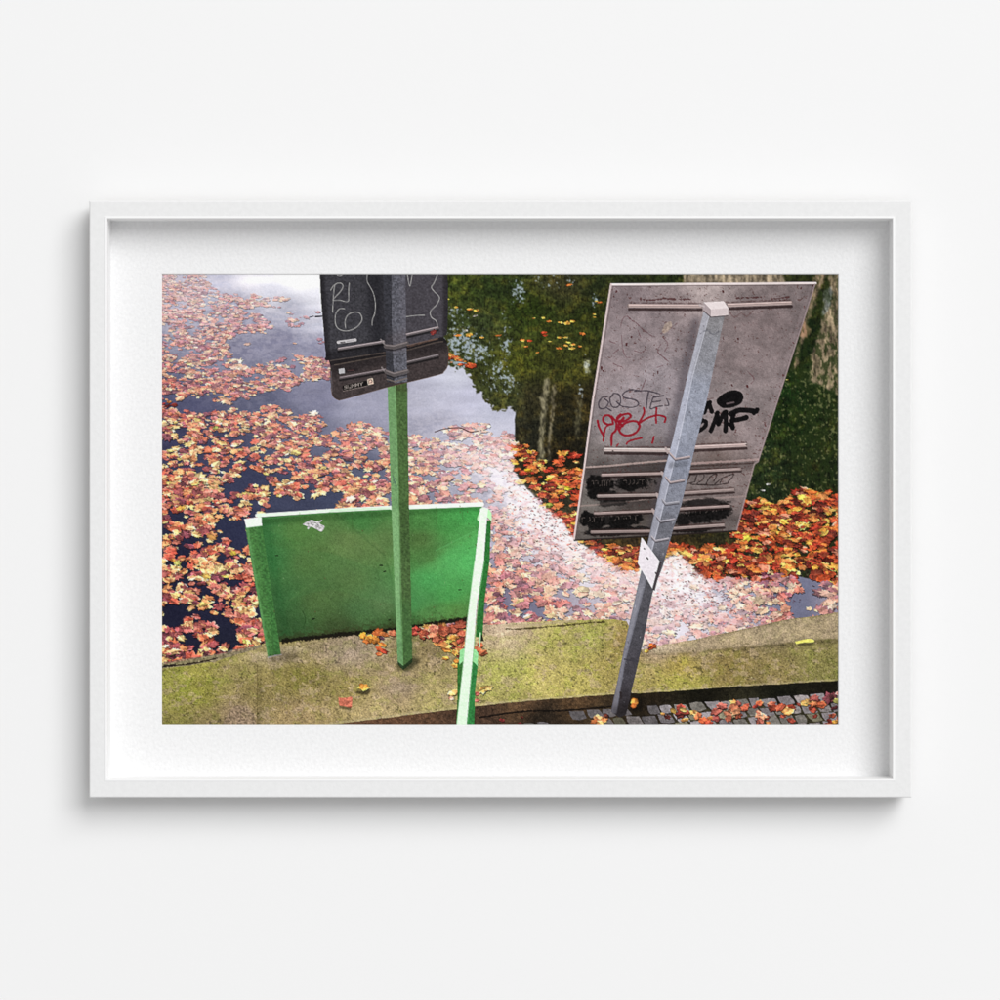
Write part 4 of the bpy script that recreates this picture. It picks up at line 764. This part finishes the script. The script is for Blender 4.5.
# ---------- galvanised post of the big sign
gp = [(702.6, 312), (724, 315), (706, 400), (695.4, 442), (689, 470), (680.4, 505), (672.6, 528), (662, 566), (652, 592), (643, 638), (636, 669), (629, 698), (625.6, 713), (619, 716), (610.4, 710), (617, 679), (627.5, 628), (641, 568.5), (646, 547), (652, 520), (662, 476), (671.6, 442), (686, 380)]
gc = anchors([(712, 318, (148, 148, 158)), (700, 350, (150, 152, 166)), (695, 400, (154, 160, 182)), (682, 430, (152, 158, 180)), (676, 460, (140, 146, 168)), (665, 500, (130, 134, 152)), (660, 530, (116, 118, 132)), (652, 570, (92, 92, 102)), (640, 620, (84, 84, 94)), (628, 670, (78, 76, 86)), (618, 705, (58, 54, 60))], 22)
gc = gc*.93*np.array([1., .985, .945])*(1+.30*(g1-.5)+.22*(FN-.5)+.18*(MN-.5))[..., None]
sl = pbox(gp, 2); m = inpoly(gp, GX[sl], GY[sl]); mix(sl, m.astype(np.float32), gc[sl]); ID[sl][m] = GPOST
gm_ = np.zeros_like(GX); gm_[sl] = m
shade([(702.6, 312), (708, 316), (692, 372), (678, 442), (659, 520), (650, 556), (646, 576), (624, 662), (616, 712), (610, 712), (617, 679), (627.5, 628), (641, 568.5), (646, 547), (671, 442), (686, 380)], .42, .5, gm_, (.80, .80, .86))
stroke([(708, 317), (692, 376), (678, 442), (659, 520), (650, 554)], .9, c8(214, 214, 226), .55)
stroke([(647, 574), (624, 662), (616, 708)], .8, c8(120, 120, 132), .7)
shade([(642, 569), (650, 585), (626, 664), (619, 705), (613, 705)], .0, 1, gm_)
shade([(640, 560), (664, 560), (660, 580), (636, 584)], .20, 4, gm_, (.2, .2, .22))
for _ in range(70):
    t = rs.rand(); x = 713-95*t+rs.uniform(-9, 9); y = 320+390*t
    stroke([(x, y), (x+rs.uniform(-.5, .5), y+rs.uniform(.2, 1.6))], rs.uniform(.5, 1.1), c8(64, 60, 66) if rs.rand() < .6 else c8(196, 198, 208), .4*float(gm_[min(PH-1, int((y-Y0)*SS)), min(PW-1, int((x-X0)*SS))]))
stroke(smooth([(700, 334), (706, 331), (712, 335), (718, 332)]), 1.3, c8(96, 96, 104), .55, rough=.9)
def band(P, w, c=(176, 160, 160)):
    stroke([(p[0], p[1]+w*.8) for p in P], 1., c8(56, 48, 54), .7, soft=.4, idn=None); stroke(P, w, c8(*c)*.84, .95, idn=GPOST); stroke([(p[0], p[1]-w*.3) for p in P], w*.35, np.clip(c8(*c)*1.15, 0, 1), .9)
band([(669, 453), (674.6, 459), (689, 456.6)], 1.8); band([(665, 477), (669.6, 482.4), (683.4, 480)], 1.8); band([(662, 499.6), (665, 503.4), (678, 501.6)], 2.2, (160, 158, 166)); band([(656, 516), (660, 521), (674, 518.6)], 1.8, (160, 156, 164)); band([(651, 536), (655, 540.4), (668, 538)], 1.8, (172, 166, 172))
shade([(669, 462), (688, 460), (686, 466), (668, 468)], .2, 1, gm_); stroke([(624, 658), (637.6, 660.6)], 1.4, c8(60, 58, 66), .7, rough=.4)
stroke([(620, 691), (620.6, 697)], 1.6, c8(44, 36, 36), .8, rough=.5)
shade([(611, 704), (630, 704), (629, 716), (611, 714)], .35, 2.5, gm_, (.1, .08, .08))
# cap
fill([(703, 303), (723, 302), (727.4, 308.6), (710, 310.4)], c8(226, 214, 214), GPOST); fill([(702.4, 303), (710, 310.2), (710, 317.4), (702.6, 311)], c8(168, 154, 156), GPOST); fill([(710, 310.2), (727.6, 308.6), (727.2, 316), (710, 317.4)], c8(206, 192, 192), GPOST)
stroke([(703, 311.6), (710, 318), (727, 316.6)], .9, c8(70, 58, 60), .8); stroke([(699, 306), (703, 307)], 2, c8(190, 176, 176), .9)
# small white plate clamped lower down
fill([(641, 536.6), (659, 560.6), (652, 588.4), (637, 562.4)], c8(222, 214, 220), WSIGN, 1, .05)
fill([(659, 560.4), (661.2, 562), (654.2, 590), (651.6, 588.2)], c8(70, 62, 66), WSIGN, .95, .2)

for P in [[(646.4, 557), (647.4, 558.4)], [(655, 572), (655.6, 573)], [(643.6, 548), (644, 548.4)]]: stroke(P, 1.5, c8(60, 50, 56), .9)
# soft contact shadow of the post on the stones
shade([(630, 700), (640, 692), (646, 700), (640, 710), (631, 712)], .45, 2, (ID == RISER).astype(np.float32)+kmask*.3, (.05, .04, .03))
# ---------- the film's own look: mild vignette, grain, acutance
r2 = ((GX-500)/338)**2+((GY-500)/225)**2
C *= (1.06-.055*r2)[..., None]
lum_ = (C*np.array([.3, .59, .11], np.float32)).sum(-1, keepdims=True); C = lum_+(C-lum_)*.93; C = C+.07*(C-.46)*np.clip(C*4, 0, 1)
C = np.clip(C, 0, 1)
bl_ = np.stack([blur(C[..., k], .8) for k in range(3)], -1)
C = C+.65*(C-bl_)
C += (.060*(vnoise(GX*1.15, GY*1.15, 901)-.5)+.040*(FN-.5))[..., None]
C = np.clip(C, .012, .985)
def down(a, q):
    # 3 -> 1.5 samples per mm
    return a[:a.shape[0]//2*2, :a.shape[1]//2*2].reshape(a.shape[0]//2, 2, a.shape[1]//2, 2, -1).mean((1, 3))
# ---------------------------------------------------------------- the print: one flat sheet of paper, divided along the outlines of what it shows
D = down(C, 2).astype(np.float32)
IDd = ID[:ID.shape[0]//2*2:2, :ID.shape[1]//2*2:2]
H, W = IDd.shape
lin = np.where(D <= .04045, D/12.92, ((D+.055)/1.055)**2.4)
lin = np.clip(lin/INK, 0, .93)
M_ink = bpy.data.materials.new('photographic_print_ink'); M_ink.use_nodes = True
nt = M_ink.node_tree; b = nt.nodes['Principled BSDF']; b.inputs['Roughness'].default_value = .8; b.inputs['Specular IOR Level'].default_value = .04
at = nt.nodes.new('ShaderNodeAttribute'); at.attribute_name = 'ink'
tc = nt.nodes.new('ShaderNodeTexCoord'); nz = nt.nodes.new('ShaderNodeTexNoise'); nz.inputs['Scale'].default_value = 900; nz.inputs['Detail'].default_value = 2
mr = nt.nodes.new('ShaderNodeMapRange'); mr.inputs[1].default_value = .3; mr.inputs[2].default_value = .7; mr.inputs[3].default_value = .97; mr.inputs[4].default_value = 1.03
vm = nt.nodes.new('ShaderNodeVectorMath'); vm.operation = 'SCALE'
nt.links.new(tc.outputs['Object'], nz.inputs['Vector']); nt.links.new(nz.outputs['Fac'], mr.inputs[0])
nt.links.new(at.outputs['Color'], vm.inputs[0]); nt.links.new(mr.outputs[0], vm.inputs['Scale']); nt.links.new(vm.outputs[0], b.inputs['Base Color'])
M_paper = mat('photo_paper', (.8, .8, .8), .8, .1, noise=.02)
pr = inset(ring(WX0, WY0, WX1, WY1, PRZ-.0002), -.012)
pr = [Vector((v.x, -(PRZ-.0002), v.z)) for v in pr]
print_sheet = link('print', mesh('print', pr+shift(pr, -.0008), [(0, 1, 2, 3), (7, 6, 5, 4)]+[(i, 4+i, 4+(i+1) % 4, (i+1) % 4) for i in range(4)]), M_paper, root,
                   label='photographic print seen in the window of the mat board')
f = (CAM_D-PRZ)/CAM_D
vx = (np.linspace(X0-.6, X1+.9, W)-500)/1000*f; vz = (500-np.linspace(Y0-.6, Y1+.9, H))/1000*f
vidx = np.arange(H*W).reshape(H, W)
quad = np.stack([vidx[:-1, :-1], vidx[1:, :-1], vidx[1:, 1:], vidx[:-1, 1:]], -1).reshape(-1, 4)
qid = IDd[:-1, :-1].reshape(-1).copy()
# keep the 300 largest leaves as pieces of their own, the others are one mass
u_, cnt = np.unique(qid, return_counts=True); own = [(c, i) for i, c in zip(u_, cnt) if LF < i < 6000]
own.sort(reverse=True); keep = set(i for c, i in own[:300]); drop = np.array([i for c, i in own[300:]])
qid[np.isin(qid, drop)] = FLOAT
order = np.argsort(qid, kind='stable'); qs = qid[order]; bounds = np.flatnonzero(np.diff(qs))+1
VX = np.tile(vx, H); VZ = np.repeat(vz, W); lf = lin.reshape(-1, 3)
NAMES = {
 WATER: ('water', 'pale sky mirrored in the still canal water'), TREEREF: ('mirrored_trees', 'dark green trees and pale quay wall mirrored in the water'), FLOAT: ('floating_leaves', None),
 KERB: ('stone_kerb', 'mossy stone kerb running along the water'), RISER: ('kerb_face', 'dark face of the kerb above the paving'), PANEL: ('green_panel', 'green steel panel with white top edge and torn sticker'),
 PPOST: ('panel_post', 'green post at the left end of the green panel'), RAIL: ('handrail', 'green handrail with white top beside the panel'), SPOST: ('sign_post', 'green post, dark grey above, carrying the chalked road sign'),
 SIGN1: ('road_sign', 'dark grey back of the road sign with chalk scribbles'), SIGN1B: ('road_sign', 'small rounded dark plate under the chalked road sign'), SIGN2: ('road_sign', 'large brownish grey back of a road sign with red and black graffiti'),
 GPOST: ('sign_post', 'leaning galvanised post in front of the large graffiti sign'), WSIGN: ('small_plate', 'small white plate clamped low on the galvanised post')}
for idv, idx in zip(qs[np.r_[0, bounds]], np.split(order, bounds)):
    q = quad[idx]; uq, inv = np.unique(q.reshape(-1), return_inverse=True); n = len(q)
    idv = int(idv)
    if idv in NAMES: nm, lb = NAMES[idv]
    elif 6000 < idv < 6100: nm, lb = 'paving_stone', None
    else: nm, lb = 'leaf', None
    if idv == 0: nm, lb = 'water', None
    me = bpy.data.meshes.new(nm)
    me.vertices.add(len(uq)); me.loops.add(4*n); me.polygons.add(n)
    co = np.stack([VX[uq], np.full(len(uq), -PRZ), VZ[uq]], -1).astype(np.float32)
    me.vertices.foreach_set('co', co.reshape(-1)); me.loops.foreach_set('vertex_index', inv.reshape(-1).astype(np.int32))
    me.polygons.foreach_set('loop_start', np.arange(0, 4*n, 4, dtype=np.int32)); me.polygons.foreach_set('loop_total', np.full(n, 4, np.int32))
    me.update(calc_edges=True)
    ca = me.attributes.new('ink', 'FLOAT_COLOR', 'POINT')
    ca.data.foreach_set('color', np.concatenate([lf[uq], np.ones((len(uq), 1))], -1).astype(np.float32).reshape(-1))
    link(nm, me, M_ink, print_sheet, label=lb, kind='stuff' if idv == FLOAT else None)
